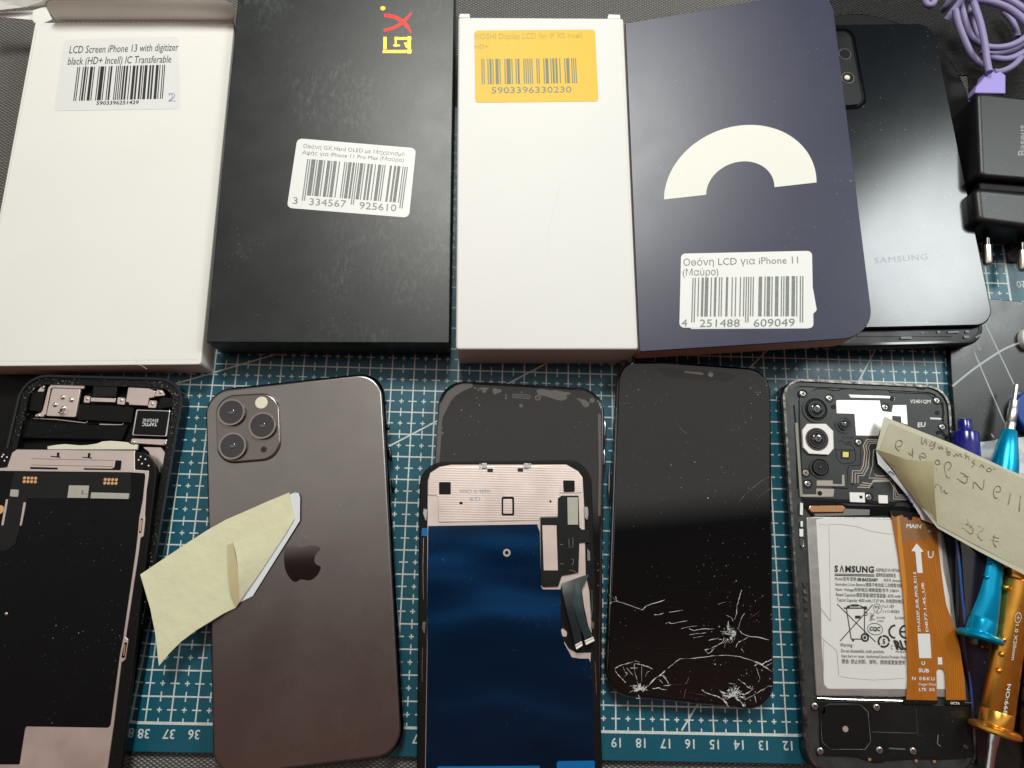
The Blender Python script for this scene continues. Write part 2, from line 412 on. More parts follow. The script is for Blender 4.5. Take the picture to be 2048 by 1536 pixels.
black_foil = M('black_graphite_sheet', (.002, .0022, .003), .42, spec=.2, dust=.5, dscale=330, var=.15, vscale=80)
screen_glass = M('screen_glass', (.0085, .0082, .0082), .045, spec=.62, dust=.55, dscale=260)
screen_scr = M('scratched_screen_glass', (.004, .004, .0045), .04, spec=.6, dust=.9, dscale=300, scr=.012)
film_bubble = M('film_air_gap', (.10, .09, .086), .16, spec=.6)
steel_black = M('black_polished_steel', (.04, .044, .048), .12, metal=1)
chrome = M('chrome_steel', (.62, .60, .58), .36, metal=1)
steel = M('bright_steel', (.66, .66, .65), .22, metal=1, var=.1, vscale=500)
alu_dark = M('dark_aluminium', (.26, .27, .275), .16, metal=1, rvar=.1, dust=.4, dscale=700)
alu_worn = M('worn_silver_edge', (.17, .155, .14), .34, metal=1, var=.85, vscale=380, bump=.3, bscale=500, dust=.5, dscale=900, dcol=(.3, .25, .2))
nickel_pink = M('plated_steel_sheet', (.80, .675, .63), .42, metal=.8, rvar=.06, var=.04, vscale=120)
pink_plain = M('plated_bracket', (.78, .65, .605), .33, metal=.85, rvar=.08, var=.05, vscale=200)
copper_gold = M('gold_contact', (.95, .55, .26), .3, metal=.8)
dust_grime = M('dusty_glue', (.004, .004, .004), .5, spec=.3, var=.9, vscale=500, dust=1.0, dscale=520, dsize=2.2, bump=.7, bscale=700)
blue_film = M('blue_protective_film', (.004, .043, .135), .26, metal=.92, coat=.3, coat_r=.05, bump=.35, bscale=1, bdist=.0075, bdet=.8, stretch=(16, 42, 1), dust=.8, dscale=330)
blue_tab = M('blue_film_tab', (.0, .13, .38), .3)
salmon = M('steel_red_reflection', (.70, .30, .235), .36, metal=.5)  # steel with the reddish room's reflection put into its colour
chip_label = M('pale_chip_label', (.43, .42, .36), .45, var=.06, vscale=400)
grey_print = M('grey_print', (.20, .20, .17), .6)
back_grey = M('frosted_grey_glass', (.285, .26, .246), .27, metal=.96, rvar=.025, var=.05, vscale=45, dust=.5, dscale=210)
bump_grey = M('camera_plate_glass', (.20, .175, .16), .2, metal=.8)
mirror_logo = M('mirror_grey_logo', (.30, .25, .235), .06, metal=1)
lens_glass = M('lens_glass', (.020, .017, .018), .16, spec=.7)
lens_core = M('lens_core', (.03, .03, .05), .05, spec=.9, coat=1)
lens_ring = M('lens_ring_steel', (.33, .29, .27), .2, metal=1)
flash_mat = M('flash_diffuser', (.82, .75, .62), .3, bump=.3, bscale=2500)
cream = M('cream_adhesive', (.78, .74, .60), .6, bump=.3, bscale=400)
note_yellow = M('yellow_note_paper', (.72, .70, .475), .75, var=.045, vscale=90, bump=.5, bscale=90, bdist=.0016)
note_beige = M('buff_note_paper', (.475, .455, .33), .75, var=.04, vscale=90, bump=.5, bscale=90, bdist=.0016)
note_pale = M('buff_note_under_layer', (.56, .55, .42), .75, var=.04, vscale=90)
note_fold = M('note_fold_paper', (.55, .49, .29), .75, var=.03, vscale=110)
note_shade = M('shaded_note_fold', (.62, .545, .31), .75, var=.03, vscale=110)  # slot under the note's fold, shade painted as a darker paper tone
white_paper = M('white_paper', (.74, .78, .82), .7, var=.02, vscale=100)
plate_grey = M('antenna_cover_plastic', (.024, .028, .029), .42, var=.1, vscale=120, dust=.4, dscale=600)
mid_grey = M('midframe_metal', (.055, .06, .06), .40, metal=.5, var=.3, vscale=160, dust=.3, dscale=800)
silver_pad = M('silver_shield', (.86, .86, .82), .42, metal=.6, var=.05, vscale=200)
trace = M('pale_antenna_trace', (.40, .35, .30), .5, metal=.2)
white_pad = M('white_pad', (.84, .83, .80), .6)
flash_led = M('flash_led', (.82, .62, .20), .4)
screw_metal = M('screw_metal', (.62, .61, .58), .28, metal=1)
screw_slot = M('screw_slot', (.04, .04, .04), .6)
battery_white = M('battery_label', (.72, .715, .685), .38, var=.03, vscale=70, bump=.05, bscale=120)
battery_foil = M('battery_foil', (.52, .51, .49), .30, metal=.7, var=.1, vscale=90, bump=.5, bscale=140)
flex_orange = M('orange_flex', (.40, .125, .010), .36, spec=.35, var=.16, vscale=1, stretch=(2600, 60, 1))
flex_dark = M('flex_trace', (.36, .12, .012), .4)
flex_light = M('flex_copper_trace', (.56, .22, .018), .35)
copper_coil = M('copper_coil', (1.0, .52, .25), .22, metal=1, var=.2, vscale=1, stretch=(40, 4000, 1))
anod_blue = M('blue_anodised', (.0, .40, .72), .25, metal=.6, rvar=.06, dust=.35, dscale=500)
anod_gold = M('gold_anodised', (.84, .40, .06), .26, var=.12, vscale=150, dust=.25, dscale=500, metal=.9)
anod_orange = M('orange_anodised', (.55, .19, .02), .24, metal=.8)
blue_cap = M('dark_blue_plastic', (.012, .012, .20), .18, spec=.6)
tube_dark = M('dark_tube_plastic', (.006, .008, .018), .1, spec=.6)
tube_blue = M('blue_tube_edge', (.03, .09, .33), .2)
lid_blue = M('royal_blue_plastic', (.01, .055, .30), .32, dust=.3, dscale=500)
purple = M('purple_cable_rubber', (.275, .24, .44), .5, bump=.05, bscale=1500)
purple_plug = M('purple_plug_plastic', (.33, .27, .68), .4)
board_black = M('black_board', (.006, .0075, .008), .32, spec=.75, dust=.75, dscale=300, rvar=.08, bump=.1, bscale=1800)
board_line = M('board_line', (.42, .47, .48), .5)
tissue = M('crumpled_paper', (.60, .62, .63), .7, var=.12, vscale=140, bump=.4, bscale=160)
red_plastic = M('red_plastic', (.45, .02, .03), .3)
clear_plastic = M('clear_plastic', (.75, .82, .85), .12, trans=.85)
crack_white = M('crushed_glass', (.62, .62, .615), .6)
crack_red = M('red_crack', (.22, .05, .035), .6)  # dark red base colour for a few cracks
teal = M('cutting_mat_green', (.004, .090, .134), .35, spec=.5, scr=.06, var=.16, vscale=2600, rvar=.05, dust=.35, dscale=520, bump=.22, bscale=2600, dcol=(.25, .33, .35))
mat_white = M('mat_print', (.60, .65, .63), .55, var=.25, vscale=1800)

# table: grey leatherette with embossed lozenges
table_mat = bpy.data.materials.new('grey_embossed_leatherette'); table_mat.use_nodes = True
def _table(m):
    nt = m.node_tree; N = nt.nodes; L = nt.links; b = N['Principled BSDF']
    tc = N.new('ShaderNodeTexCoord'); sep = N.new('ShaderNodeSeparateXYZ'); L.new(tc.outputs['Object'], sep.inputs[0])
    def wave(kx, ky):
        a = N.new('ShaderNodeMath'); a.operation = 'MULTIPLY'; a.inputs[1].default_value = kx; L.new(sep.outputs[0], a.inputs[0])
        c = N.new('ShaderNodeMath'); c.operation = 'MULTIPLY_ADD'; c.inputs[1].default_value = ky; L.new(sep.outputs[1], c.inputs[0]); L.new(a.outputs[0], c.inputs[2])
        s = N.new('ShaderNodeMath'); s.operation = 'SINE'; L.new(c.outputs[0], s.inputs[0])
        q = N.new('ShaderNodeMath'); q.operation = 'ABSOLUTE'; L.new(s.outputs[0], q.inputs[0]); return q
    w1, w2 = wave(1250, 2050), wave(1250, -2050)
    mu = N.new('ShaderNodeMath'); mu.operation = 'MULTIPLY'; L.new(w1.outputs[0], mu.inputs[0]); L.new(w2.outputs[0], mu.inputs[1])
    no = N.new('ShaderNodeTexNoise'); no.inputs['Scale'].default_value = 700; L.new(tc.outputs['Object'], no.inputs[0])
    ad = N.new('ShaderNodeMath'); ad.operation = 'MULTIPLY_ADD'; ad.inputs[1].default_value = .5; L.new(no.outputs[0], ad.inputs[0]); L.new(mu.outputs[0], ad.inputs[2])
    r = N.new('ShaderNodeValToRGB'); L.new(ad.outputs[0], r.inputs[0])
    r.color_ramp.elements[0].position = .25; r.color_ramp.elements[0].color = (.065, .063, .06, 1)
    r.color_ramp.elements[1].position = .95; r.color_ramp.elements[1].color = (.23, .22, .21, 1)
    L.new(r.outputs[0], b.inputs['Base Color']); b.inputs['Roughness'].default_value = .36
    bp = N.new('ShaderNodeBump'); bp.inputs['Strength'].default_value = .8; bp.inputs['Distance'].default_value = .0006; L.new(mu.outputs[0], bp.inputs['Height']); L.new(bp.outputs[0], b.inputs['Normal'])
_table(table_mat)
shaded_leather = table_mat.copy(); shaded_leather.name = 'shaded_embossed_leatherette'  # darker copy of the bench material, shade put into its colour
for e_, c_ in zip([n for n in shaded_leather.node_tree.nodes if n.type == 'VALTORGB'][0].color_ramp.elements, (.003, .016)): e_.color = (c_, c_ * 1.05, c_ * 1.05, 1)
# screen frame sheet with fine ridges
ridged = nickel_pink.copy(); ridged.name = 'ridged_plated_sheet'
def _ridge(m):
    nt = m.node_tree; N = nt.nodes; L = nt.links; b = N['Principled BSDF']
    tc = N.new('ShaderNodeTexCoord'); sep = N.new('ShaderNodeSeparateXYZ'); L.new(tc.outputs['Object'], sep.inputs[0])
    a = N.new('ShaderNodeMath'); a.operation = 'MULTIPLY'; a.inputs[1].default_value = 6283 / 1.0; L.new(sep.outputs[1], a.inputs[0])
    s = N.new('ShaderNodeMath'); s.operation = 'SINE'; L.new(a.outputs[0], s.inputs[0])
    bp = N.new('ShaderNodeBump'); bp.inputs['Strength'].default_value = .05; bp.inputs['Distance'].default_value = .0003; L.new(s.outputs[0], bp.inputs['Height']); L.new(bp.outputs[0], b.inputs['Normal'])
_ridge(ridged)
# ------------------------------------------------------------------ table and cutting mat
m = MB(); m.slab([Vector(p) for p in ((-75, -25), (30, -25), (30, 60), (-75, 60))], 0, -.3, 3.0)
table = tag(m.build('table_top', table_mat), 'grey embossed leatherette bench top under everything', 'table', kind='structure')

mat = thing('cutting_mat', 'teal green cutting mat with white centimetre grid lying on the grey bench', 'cutting mat', (-22, 14, -.3))
X0, X1, Y0, Y1 = -44.6, 1.25, -1.08, 28.6
m = MB(); m.slab(rnd([Vector(p) for p in ((X0, Y0), (X1, Y0), (X1, Y1), (X0, Y1))], .4), 0, 0, .3, r=.03, seg=2); m.build('mat_sheet', teal, mat)
m = MB()
def seg(x1, y1, x2, y2, w, h):
    d = Vector((x2 - x1, y2 - y1)).normalized(); n = Vector((-d.y, d.x)) * w / 2
    m.add([(x1 + n.x, y1 + n.y, h), (x1 - n.x, y1 - n.y, h), (x2 - n.x, y2 - n.y, h), (x2 + n.x, y2 + n.y, h)], [[0, 1, 2, 3]])
NC, NR = 43, 27; LW = .060
for i in range(NC + 1): seg(-i, 0, -i, NR, LW if i else .11, .003)
for j in range(NR + 1): seg(-NC, j, 0, j, LW if j else .11, .0045)
for i in range(NC + 1):
    for j in range(NR + 1):
        if j < NR and i <= NC: seg(-i - .19, j + .5, -i + (.19 if i else 0), j + .5, .052, .006)
        if i < NC: seg(-i - .5, j - (.19 if j else 0), -i - .5, j + .19, .052, .0075)
        if i < NC and j < NR:
            seg(-i - .6, j + .5, -i - .4, j + .5, .052, .006); seg(-i - .5, j + .4, -i - .5, j + .6, .052, .0075)
def diag(a, b, lo, hi, h):
    A, B = hxy(a, 0), hxy(b, 0); d = (B - A).normalized(); p, q = A + d * lo, A + d * hi; seg(p.x, p.y, q.x, q.y, .07, h)
diag((380, 759), (513, 720), -1.2, 5, .009); diag((800, 881), (1068, 740), -3, 9, .0105); diag((1718, 761), (1750, 701), -1.5, 3, .009)
diag((1500, 735), (1530, 705), -1, 3, .0105); diag((1371, 1448), (1391, 1415.6), -.3, 3, .009)
m.build('printed_grid', mat_white, mat)
m = MB()
def numeral(t, cx, cy, s):
    v, f = glyphs(t, .012); x = [a for a, b in v]; y = [b for a, b in v]; ox, oy = (min(x) + max(x)) / 2, (min(y) + max(y)) / 2
    m.add([(cx - (a - ox) * s, cy - (b - oy) * s, .004) for a, b in v], f)
for k in range(1, 44): numeral(str(k), -k + .0, -.40, .50)
for k in range(1, 28): numeral(str(k), .62, k - .02, .50)
m.build('numerals', mat_white, mat)

# black sheet at the left edge, under the opened phone
m = MB(); m.slab(PX([(-160, 742), (70, 742), (52, 800), (20, 960), (-160, 960)], 0, .05, r=.2), 0, .05, .05)
tag(m.build('plastic_sheet', black_matt), 'flat black plastic sheet showing beside the opened phone at the left edge', 'plastic sheet')

# black board with white drafting lines at the right
board = thing('black_board', 'black board with thin white lines and an arc under the screwdrivers', 'board', hit((2000, 800), 0, 0))
P = PX([(1893, 590), (2140, 611), (2210, 1548), (1956, 1534)], .35, r=.15)
m = MB(); m.slab(P, 0, .35, .345, r=.03, seg=2); m.build('board_sheet', board_black, board)
m = MB(); m.stroke(V('z6', (390, 340), (410, 385), (720, 1110)), .055, .35); m.stroke(V('z6', (530, 190), (550, 235), (800, 760), (1000, 1180)), .055, .35)
def spline(pts, n=10):
    P = [Vector(p) for p in pts]; out = []
    for i in range(len(P) - 1):
        a, b, c, d = P[max(i - 1, 0)], P[i], P[i + 1], P[min(i + 2, len(P) - 1)]
        for k in range(n):
            t = k / n
            out.append(.5 * ((2 * b) + (c - a) * t + (2 * a - 5 * b + 4 * c - d) * t * t + (3 * b - a - 3 * c + d) * t ** 3))
    out.append(P[-1]); return out
m.stroke(spline(V('z6', (250, 757), (360, 665), (480, 575), (650, 462), (760, 405), (878, 365), (1000, 335))), .085, .35)
for c in ((466, 388), (484, 427)):
    q = hxy(V('z6', c), .35); m.frame(circ(q, .075, 16), circ(q, .045, 16), .354, .001, .002)
m.stroke(V('z6', (590, 1175), (612, 1205)), .07, .35)
m.build('drawn_lines', board_line, board)

# black round lid behind the black phone
q = hxy((1735, 203), -.3 + .5); m = MB(); m.slab(circ(q, 5.25, 72), 0, .2, .5, r=.12)
lid = tag(m.build('round_lid', black_matt), 'flat round black lid tucked beneath the black phone and purple cable', 'lid')
m = MB(); m.slab(PX([(1660, -150), (2300, -150), (2300, 245), (1962, 245), (1940, 188), (1936, 150), (1880, 150), (1660, 40)], -.24), 0, -.24, .055)  # shaded bench under the cable, laid on as a dark sheet
tag(m.build('shade_sheet', shaded_leather), 'added dark sheet standing in for the shaded bench under the lilac cable', 'sheet')
contact_mat = M('dull_contact', (.10, .10, .10), .4, metal=.5)
# ------------------------------------------------------------------ spare-part boxes
def box_body(px4, z, r=.05):
    m = MB(); m.slab(PX(px4, z, r=.13, seg=4), 0, z, z - .0, r=r, seg=3, rb=.03); return m
# 1 white box with open flaps
Z = 1.45
b1 = thing('carton', 'white card box with open end flaps and a barcode label about a black screen', 'box', hit((200, 400), .0), 'screen boxes in a row')
box_body([(70, 45), (469, 43), (401.5, 729), (-58, 733)], Z).build('carton_body', card, b1)
m = MB(); m.stroke([(73.5, 60), (40, 235), (8, 405), (-30, 600)], .02, Z, .003); m.stroke([(-40, 722), (120, 722), (395, 719)], .012, Z, .003); m.stroke(spline(V('a1', (1350, 60), (1365, 140), (1400, 150), (1460, 190)), 5), .014, Z, .003)
m.build('crease', M('card_crease', (.66, .63, .575), .7), b1)
# flap folded up at the far end
m = MB()
hinge = [hit(p, Z) for p in V('t1', (452, 166), (900, 166), (1400, 166), (1868, 166))]
mid = [hit(p, Z + .75) for p in V('t1', (372, 70), (900, 75), (1400, 75), (1890, 92))]
top = [hit(p, Z + 1.15) for p in V('t1', (408, 2), (900, 0), (1400, -2), (1800, 2))]
mid2 = [a.lerp(b, .55) + Vector((0, 0, .05)) for a, b in zip(mid, top)]
mid2[-1] = hit(V('t1', (1862, 40)), Z + 1.0); mid2[0] = hit(V('t1', (380, 25)), Z + 1.0)
low = [a.lerp(b, .5) + Vector((0, 0, .04)) for a, b in zip(hinge, mid)]
m.grid([hinge, low, mid, mid2, top], thick=.045); m.build('end_flap', card_shade, b1)
m = MB(); m.grid([[hit(p, Z + .35) for p in V('z1', (-300, -60), (500, -60), (1075, -30))], [hit(p, Z + .1) for p in V('z1', (-300, 262), (500, 168), (985, 92))]], smooth=False, thick=.05); m.build('side_flap', card, b1)
m = MB(); m.grid([[hit(p, Z - .25) for p in V('z1', (-300, 300), (300, 262), (740, 235), (1040, 150))], [hit(p, Z - .25) for p in V('z1', (-300, 372), (300, 412), (740, 455), (800, 560))]], smooth=False, thick=.05); m.build('side_flap', card, b1)
m = MB(); m.add([hit(V('z1', p), Z - .02) for p in ((750, 260), (1040, 150), (1190, 440), (1000, 520), (840, 560), (735, 450))], [[0, 1, 2, 3, 4, 5]]); m.build('corner_tab', card, b1)
m = MB(); m.film(PX([(128, 80), (357, 73), (361, 218), (108, 222)], Z, r=.18), Z, .008); lab = m.build('label', label_thin, b1)
m = MB()
write(m, 'LCD Screen iPhone 13 with digitizer', *V('t1', (553, 427), (1424, 404), (563, 369)), Z, .014)
write(m, 'black (HD+ Incell) IC Transferable', *V('t1', (540, 518), (1367, 500), (552, 460)), Z, .014)
write(m, '5903396251429', *V('t1', (770, 839), (1108, 832), (775, 811)), Z, .014, .012)
m.build('lettering', ink, lab)
m = MB(); barcode(m, '5903396251429', V('t1', (620, 536), (1322, 518), (1302, 790), (586, 807)), Z, .014); m.build('barcode', ink, lab)
m = MB(); m.stroke(spline(V('t1', (1350, 765), (1368, 748), (1392, 752), (1396, 772), (1376, 792), (1350, 812), (1375, 806), (1407, 810)), 5), .022, Z, .014)
m.stroke(spline(V('t1', (1346, 748), (1372, 756), (1382, 772), (1366, 795), (1350, 803)), 4), .018, Z, .015); m.build('handwritten_figure', ink_blue, lab)

# 2 black box with gold and red emblem
Z = 2.0
b2 = thing('presentation_box', 'scuffed matt black box with a gold and red emblem and white barcode label', 'box', hit((660, 400), .0), 'screen boxes in a row')
P = PX([(479.5, -44), (909.8, -44), (898, 686.5), (411.8, 685)], Z, r=.09, seg=4)
m = MB(); m.slab(inset(P, .05), 0, .9, .9, rb=.02); m.build('tray', gx_black, b2)
m = MB(); m.slab(P, 0, Z, 1.5, r=.05, seg=3); m.build('slip_lid', gx_black, b2)
m = MB(); W = .10
m.stroke(V('t2', (1480, 294), (1480, 395)), .16, Z); m.stroke(V('t2', (1462, 412), (1692, 412)), .17, Z)
m.stroke(V('t2', (1674, 428), (1674, 290)), .155, Z); m.stroke(V('t2', (1690, 308), (1556, 308)), .155, Z); m.stroke(V('t2', (1566, 294), (1566, 374)), .10, Z)
m.stroke(V('t2', (1600, 364), (1546, 364)), .1, Z); m.stroke(V('t2', (1640, 340), (1660, 380)), .13, Z)
m.film(circ(hxy(V('t2', (1463, 67)), Z), .125, 24), Z); m.build('gold_letter', gold_foil, b2)
m = MB(); m.stroke(spline(V('t2', (1475, 122), (1545, 132), (1610, 165), (1660, 215), (1690, 265)), 6), [.19] * 18 + [.16, .13, .11, .09, .07, .05, .03], Z)
m.stroke(spline(V('t2', (1694, 100), (1640, 160), (1580, 208), (1520, 232), (1470, 242)), 6), [.03, .06, .09, .12, .14, .15] + [.16] * 19, Z); m.build('red_letter', red_foil, b2)
m = MB(); m.film(PX(V('lb', (245, 118), (1922, 258), (1822, 1240), (98, 1100)), Z, r=.24), Z, .008); lab = m.build('label', paper_label, b2)
m = MB()
write(m, 'Οѳόνη GX Hard OLED με Μηχανισμό', *V('lb', (328, 252), (1758, 366), (334, 198)), Z, .014)
write(m, 'Αφής για iPhone 11 Pro Max (Μαύρο)', *V('lb', (312, 340), (1750, 452), (318, 288)), Z, .014)
write(m, '3', *V('lb', (178, 1040), (248, 1046), (186, 946)), Z, .014); write(m, '334567', *V('lb', (412, 1058), (932, 1092), (420, 962)), Z, .014)
write(m, '925610', *V('lb', (1118, 1110), (1640, 1150), (1126, 1014)), Z, .014)
m.build('lettering', ink_pale, lab)
m = MB(); barcode(m, '3334567925610', V('lb', (386, 408), (1808, 520), (1740, 1030), (318, 918)), Z, .014, .15); m.build('barcode', ink_grey, lab)

# 3 white box with yellow label
Z = 2.3
b3 = thing('carton', 'closed white card box with a yellow barcode label', 'box', hit((1095, 400), .0), 'screen boxes in a row')
box_body([(916.5, 34), (1247, 36), (1276.5, 699), (911.5, 699)], Z, .09).build('carton_body', card_cool, b3)
m = MB(); m.stroke([(1240.5, 48), (1251, 240), (1261, 460), (1271, 688)], .016, Z, .003); m.stroke(spline([(1120, 372), (1108, 420), (1096, 470), (1098, 520)], 5), .014, Z, .003); m.build('crease', M('coated_card_crease', (.65, .64, .60), .6), b3)
for q in ([(918, 36), (940, 36), (939, 29), (920, 29)], [(1215, 38), (1240, 38), (1240, 31), (1217, 30)]):
    m = MB(); m.slab(PX(q, Z - .1), 0, Z - .06, .1); m.build('tuck_tab', card, b3)
m = MB(); m.film(PX(V('t3', (275, 245), (1240, 237), (1269, 812), (281, 822)), Z, r=.17), Z, .008); lab = m.build('label', yellow_label, b3)
m = MB(); write(m, 'MOSHI Display LCD for iP XS Incell', *V('t3', (277, 314), (1138, 303), (277, 270)), Z, .014); write(m, 'HD+', *V('t3', (277, 390), (388, 388), (277, 357)), Z, .014)
m.build('faint_lettering', ink_ochre, lab)
m = MB(); write(m, '5903396330230', *V('t3', (412, 746), (1052, 739), (412, 698)), Z, .014); m.build('numerals', ink_grey, lab)
m = MB(); barcode(m, '5903396330230', V('t3', (331, 472), (1088, 465), (1097, 664), (334, 674)), Z, .014); m.build('barcode', ink_olive, lab)

# 4 navy box with the half-ring emblem; its right side rests on the black phone
xl = hxy((1265, 380), 1.6).x
NAVY = (1.85 - .11 * xl, .11, 0.0)
b4 = thing('rounded_box', 'navy blue box with rounded corners and a cream half ring, leaning on the black phone', 'box', hit((1480, 400), NAVY, -1.1), 'screen boxes in a row')
P = rnd(ccw([hxy(p, NAVY) for p in ((1250, 46), (1662, -24), (1749, 674), (1278.5, 703.5))]), .01, 1)
cs = [hxy(p, NAVY) for p in ((1250, 46), (1662, -24), (1749, 674), (1278.5, 703.5))]
P = rnd(cs, [.12, 1.15, 1.35, .12], 12)
m = MB(); m.slab(P, NAVY, -.03, 1.1); m.build('box_core', navy_edge, b4)
m = MB(); m.slab(P, NAVY, 0, .07, r=.03, seg=2); m.build('cover', navy, b4)
Cx, Cy = 1480.5, 382
def ell(t, k): return (Cx + k * 152.5 * math.cos(t), Cy - k * 17 * math.cos(t) - k * 131 * math.sin(t))
arc = [ell(math.pi * i / 48, 1) for i in range(49)] + [ell(math.pi * i / 48, .448) for i in range(48, -1, -1)]
m = MB(); m.film(PX(arc, NAVY), NAVY, .006); m.build('half_ring_emblem', print_cream, b4)
lab_px = V('t8', (408, 270), (1455, 247), (1470, 560), (1494, 725), (1470, 748), (1466, 866), (394, 860))
m = MB(); m.film(rnd(ccw([hxy(p, NAVY) for p in V('t8', (408, 270), (1455, 247), (1467, 866), (394, 862))]), .2), NAVY, .012)
lab = m.build('label', paper_label, b4)
m = MB(); m.film(PX(V('t8', (480, 840), (1400, 520), (1462, 540), (1494, 722), (1466, 750), (1440, 868), (480, 872)), NAVY, r=.12), NAVY, .006); m.build('under_label', paper_label, b4)
m = MB()
write(m, 'Οѳόνη LCD για iPhone 11', *V('t8', (428, 366), (1346, 346), (428, 312)), NAVY, .02); write(m, '(Μαύρο)', *V('t8', (422, 446), (708, 440), (422, 393)), NAVY, .02)
write(m, '4', *V('t8', (413, 852), (457, 851), (415, 795)), NAVY, .02); write(m, '251488', *V('t8', (557, 855), (878, 853), (559, 796)), NAVY, .02)
write(m, '609049', *V('t8', (988, 855), (1318, 850), (990, 793)), NAVY, .02); m.build('lettering', ink_grey, lab)
m = MB(); barcode(m, '4251488609049', V('t8', (500, 462), (1388, 447), (1386, 770), (491, 772)), NAVY, .02, .15); m.build('barcode', ink_grey, lab)

# ------------------------------------------------------------------ black phone with its back cover lifted, on another phone
pl = (1.38, 0, 0)
A, B = hxy((1921.8, 305), pl), hxy((1982, 600), pl); up = (A - B).normalized(); lf = Vector((-up.y, up.x))
br = hxy((1990, 651), pl)
bl0 = hxy((1726, 657), pl); lf = (bl0 - br).normalized(); lf = lf
def cover_pts(o, w, h): return [o, o + up * h, o + up * h + lf * w, o + lf * w]
BZ = 1.12
cover_pl = (1.60 + .014 * 0, 0, 0)
s_phone = thing('smartphone', 'black phone whose satin back cover has come loose, beside the navy box', 'phone', (br + up * 8 + lf * 3.7).to_3d() + Vector((0, 0, .72)), 'phones on the mat')
o2 = hxy((1974, 689), BZ)
m = MB(); m.slab(rnd(cover_pts(o2, 7.45, 15.9), .95, 8), 0, BZ, .60, r=.10, seg=3, rb=.15); m.build('phone_body', black_plastic, s_phone)
m = MB(); m.frame(rnd(cover_pts(o2 + up * .10 + lf * .10, 7.25, 15.7), .9, 8), rnd(cover_pts(o2 + up * .2 + lf * .2, 7.05, 15.5), .8, 8), BZ, .03, .05); m.build('rim', black_gloss, s_phone)
m = MB(); m.slab(PX(V('t7', (385, 462), (1330, 462), (1345, 435), (700, 425), (390, 432)), BZ, .02), 0, BZ + .03, .04); m.build('speaker_strip', black_plastic, s_phone)
for q in ([(1020, 418), (1050, 418), (1050, 430), (1020, 430)], [(1185, 408), (1215, 408), (1215, 428), (1185, 428)], [(1465, 402), (1500, 402), (1500, 424), (1465, 424)], [(1290, 412), (1400, 408), (1400, 424), (1290, 428)],
          [(820, 465), (930, 463), (930, 485), (820, 487)], [(1450, 455), (1500, 455), (1498, 480), (1452, 480)], [(1560, 470), (1640, 420), (1650, 432), (1575, 482)]):
    m = MB(); m.slab(PX(V('t7', *q), BZ, .05), 0, BZ + .06, .05); m.build('contact', contact_mat, s_phone)
CT = 1.38
m = MB(); m.slab(rnd(cover_pts(br, 7.45, 15.9), .85, 10), 0, CT, .1, r=.07, seg=4); cov = m.build('back_cover', phone_black_back, s_phone)
m = MB(); cm = [(1560, 66), (1704, 60), (1727, 196), (1712, 214), (1580, 216)]
m.slab(PX([(1565, 62), (1701, 62), (1728, 209), (1585, 216)], CT + .1, r=.45), 0, CT + .1, .12, r=.05); cmod = m.build('camera_module', black_plastic, cov)
m = MB(); m.frame(PX([(1563, 58), (1706, 58), (1735, 217), (1583, 224)], CT, r=.55), PX([(1565, 60), (1704, 60), (1731, 212), (1585, 219)], CT, r=.5), CT, .03, .035); m.build('module_edge', steel_black, cov)
for c, r in (((1689.5, 108.5), .31), ((1695.5, 156), .31)):
    q = hxy(c, CT + .1)
    m = MB(); m.frame(circ(q, r), circ(q, r - .03), CT + .1, .02, .02); m.build('lens_rim', steel, cmod)
    m = MB(); m.slab(circ(q, r - .03), 0, CT + .11, .02); m.build('lens', lens_glass, cmod)
q = hxy((1694.5, 155), CT + .12); m = MB(); m.ball((q.x, q.y, CT + .1), .15, sq=.5); m.build('flash', flash_mat, cmod)
m = MB(); write(m, 'SAMSUNG', *V('t6', (565, 1128), (1092, 1088), (560, 1070)), CT, .004, .0, 1.1); m.build('lettering', M('faint_grey_lettering', (.0025, .004, .0065), .225, spec=.5), cov)
# the phone below it
m = MB(); o3 = o2 + up * .55 + lf * .4
m.slab(rnd(cover_pts(o3, 7.0, 14.8), .9, 8), 0, .51, .51, r=.1, rb=.1)
tag(m.build('smartphone', black_gloss), 'glossy black phone lying face down beneath the black phone with the loose cover', 'phone', 'phones on the mat')
# ------------------------------------------------------------------ screws, chips and other small parts
def screw(parent, c, z, r, mat=None, cross=True, ang=.4):
    q = hxy(c, z); m = MB(); m.slab(circ(q, r, 18), 0, z, .06, r=r * .3, seg=2); s = m.build('screw', mat or screw_metal, parent)
    if cross:
        m = MB()
        for a in (ang, ang + math.pi / 2):
            d = Vector((math.cos(a), math.sin(a))) * r * .62; n = Vector((-d.y, d.x)).normalized() * r * .17
            m.film([q + d + n, q - d + n, q - d - n, q + d - n], z, .002)
        m.build('cross_slot', screw_slot, s)
    return s
def chip(parent, name, mat, px, z, t=.06, r=0.0, e=0.0):
    m = MB(); m.slab(PX(px, z, r=r), 0, z, t, r=e, seg=2); return m.build(name, mat, parent)
def rect_at(px4, z, r, grow=0.0, seg=10):
    P = ccw([hxy(p, z) for p in px4]); P = rnd(P, r, seg)
    return inset(P, -grow) if grow else P

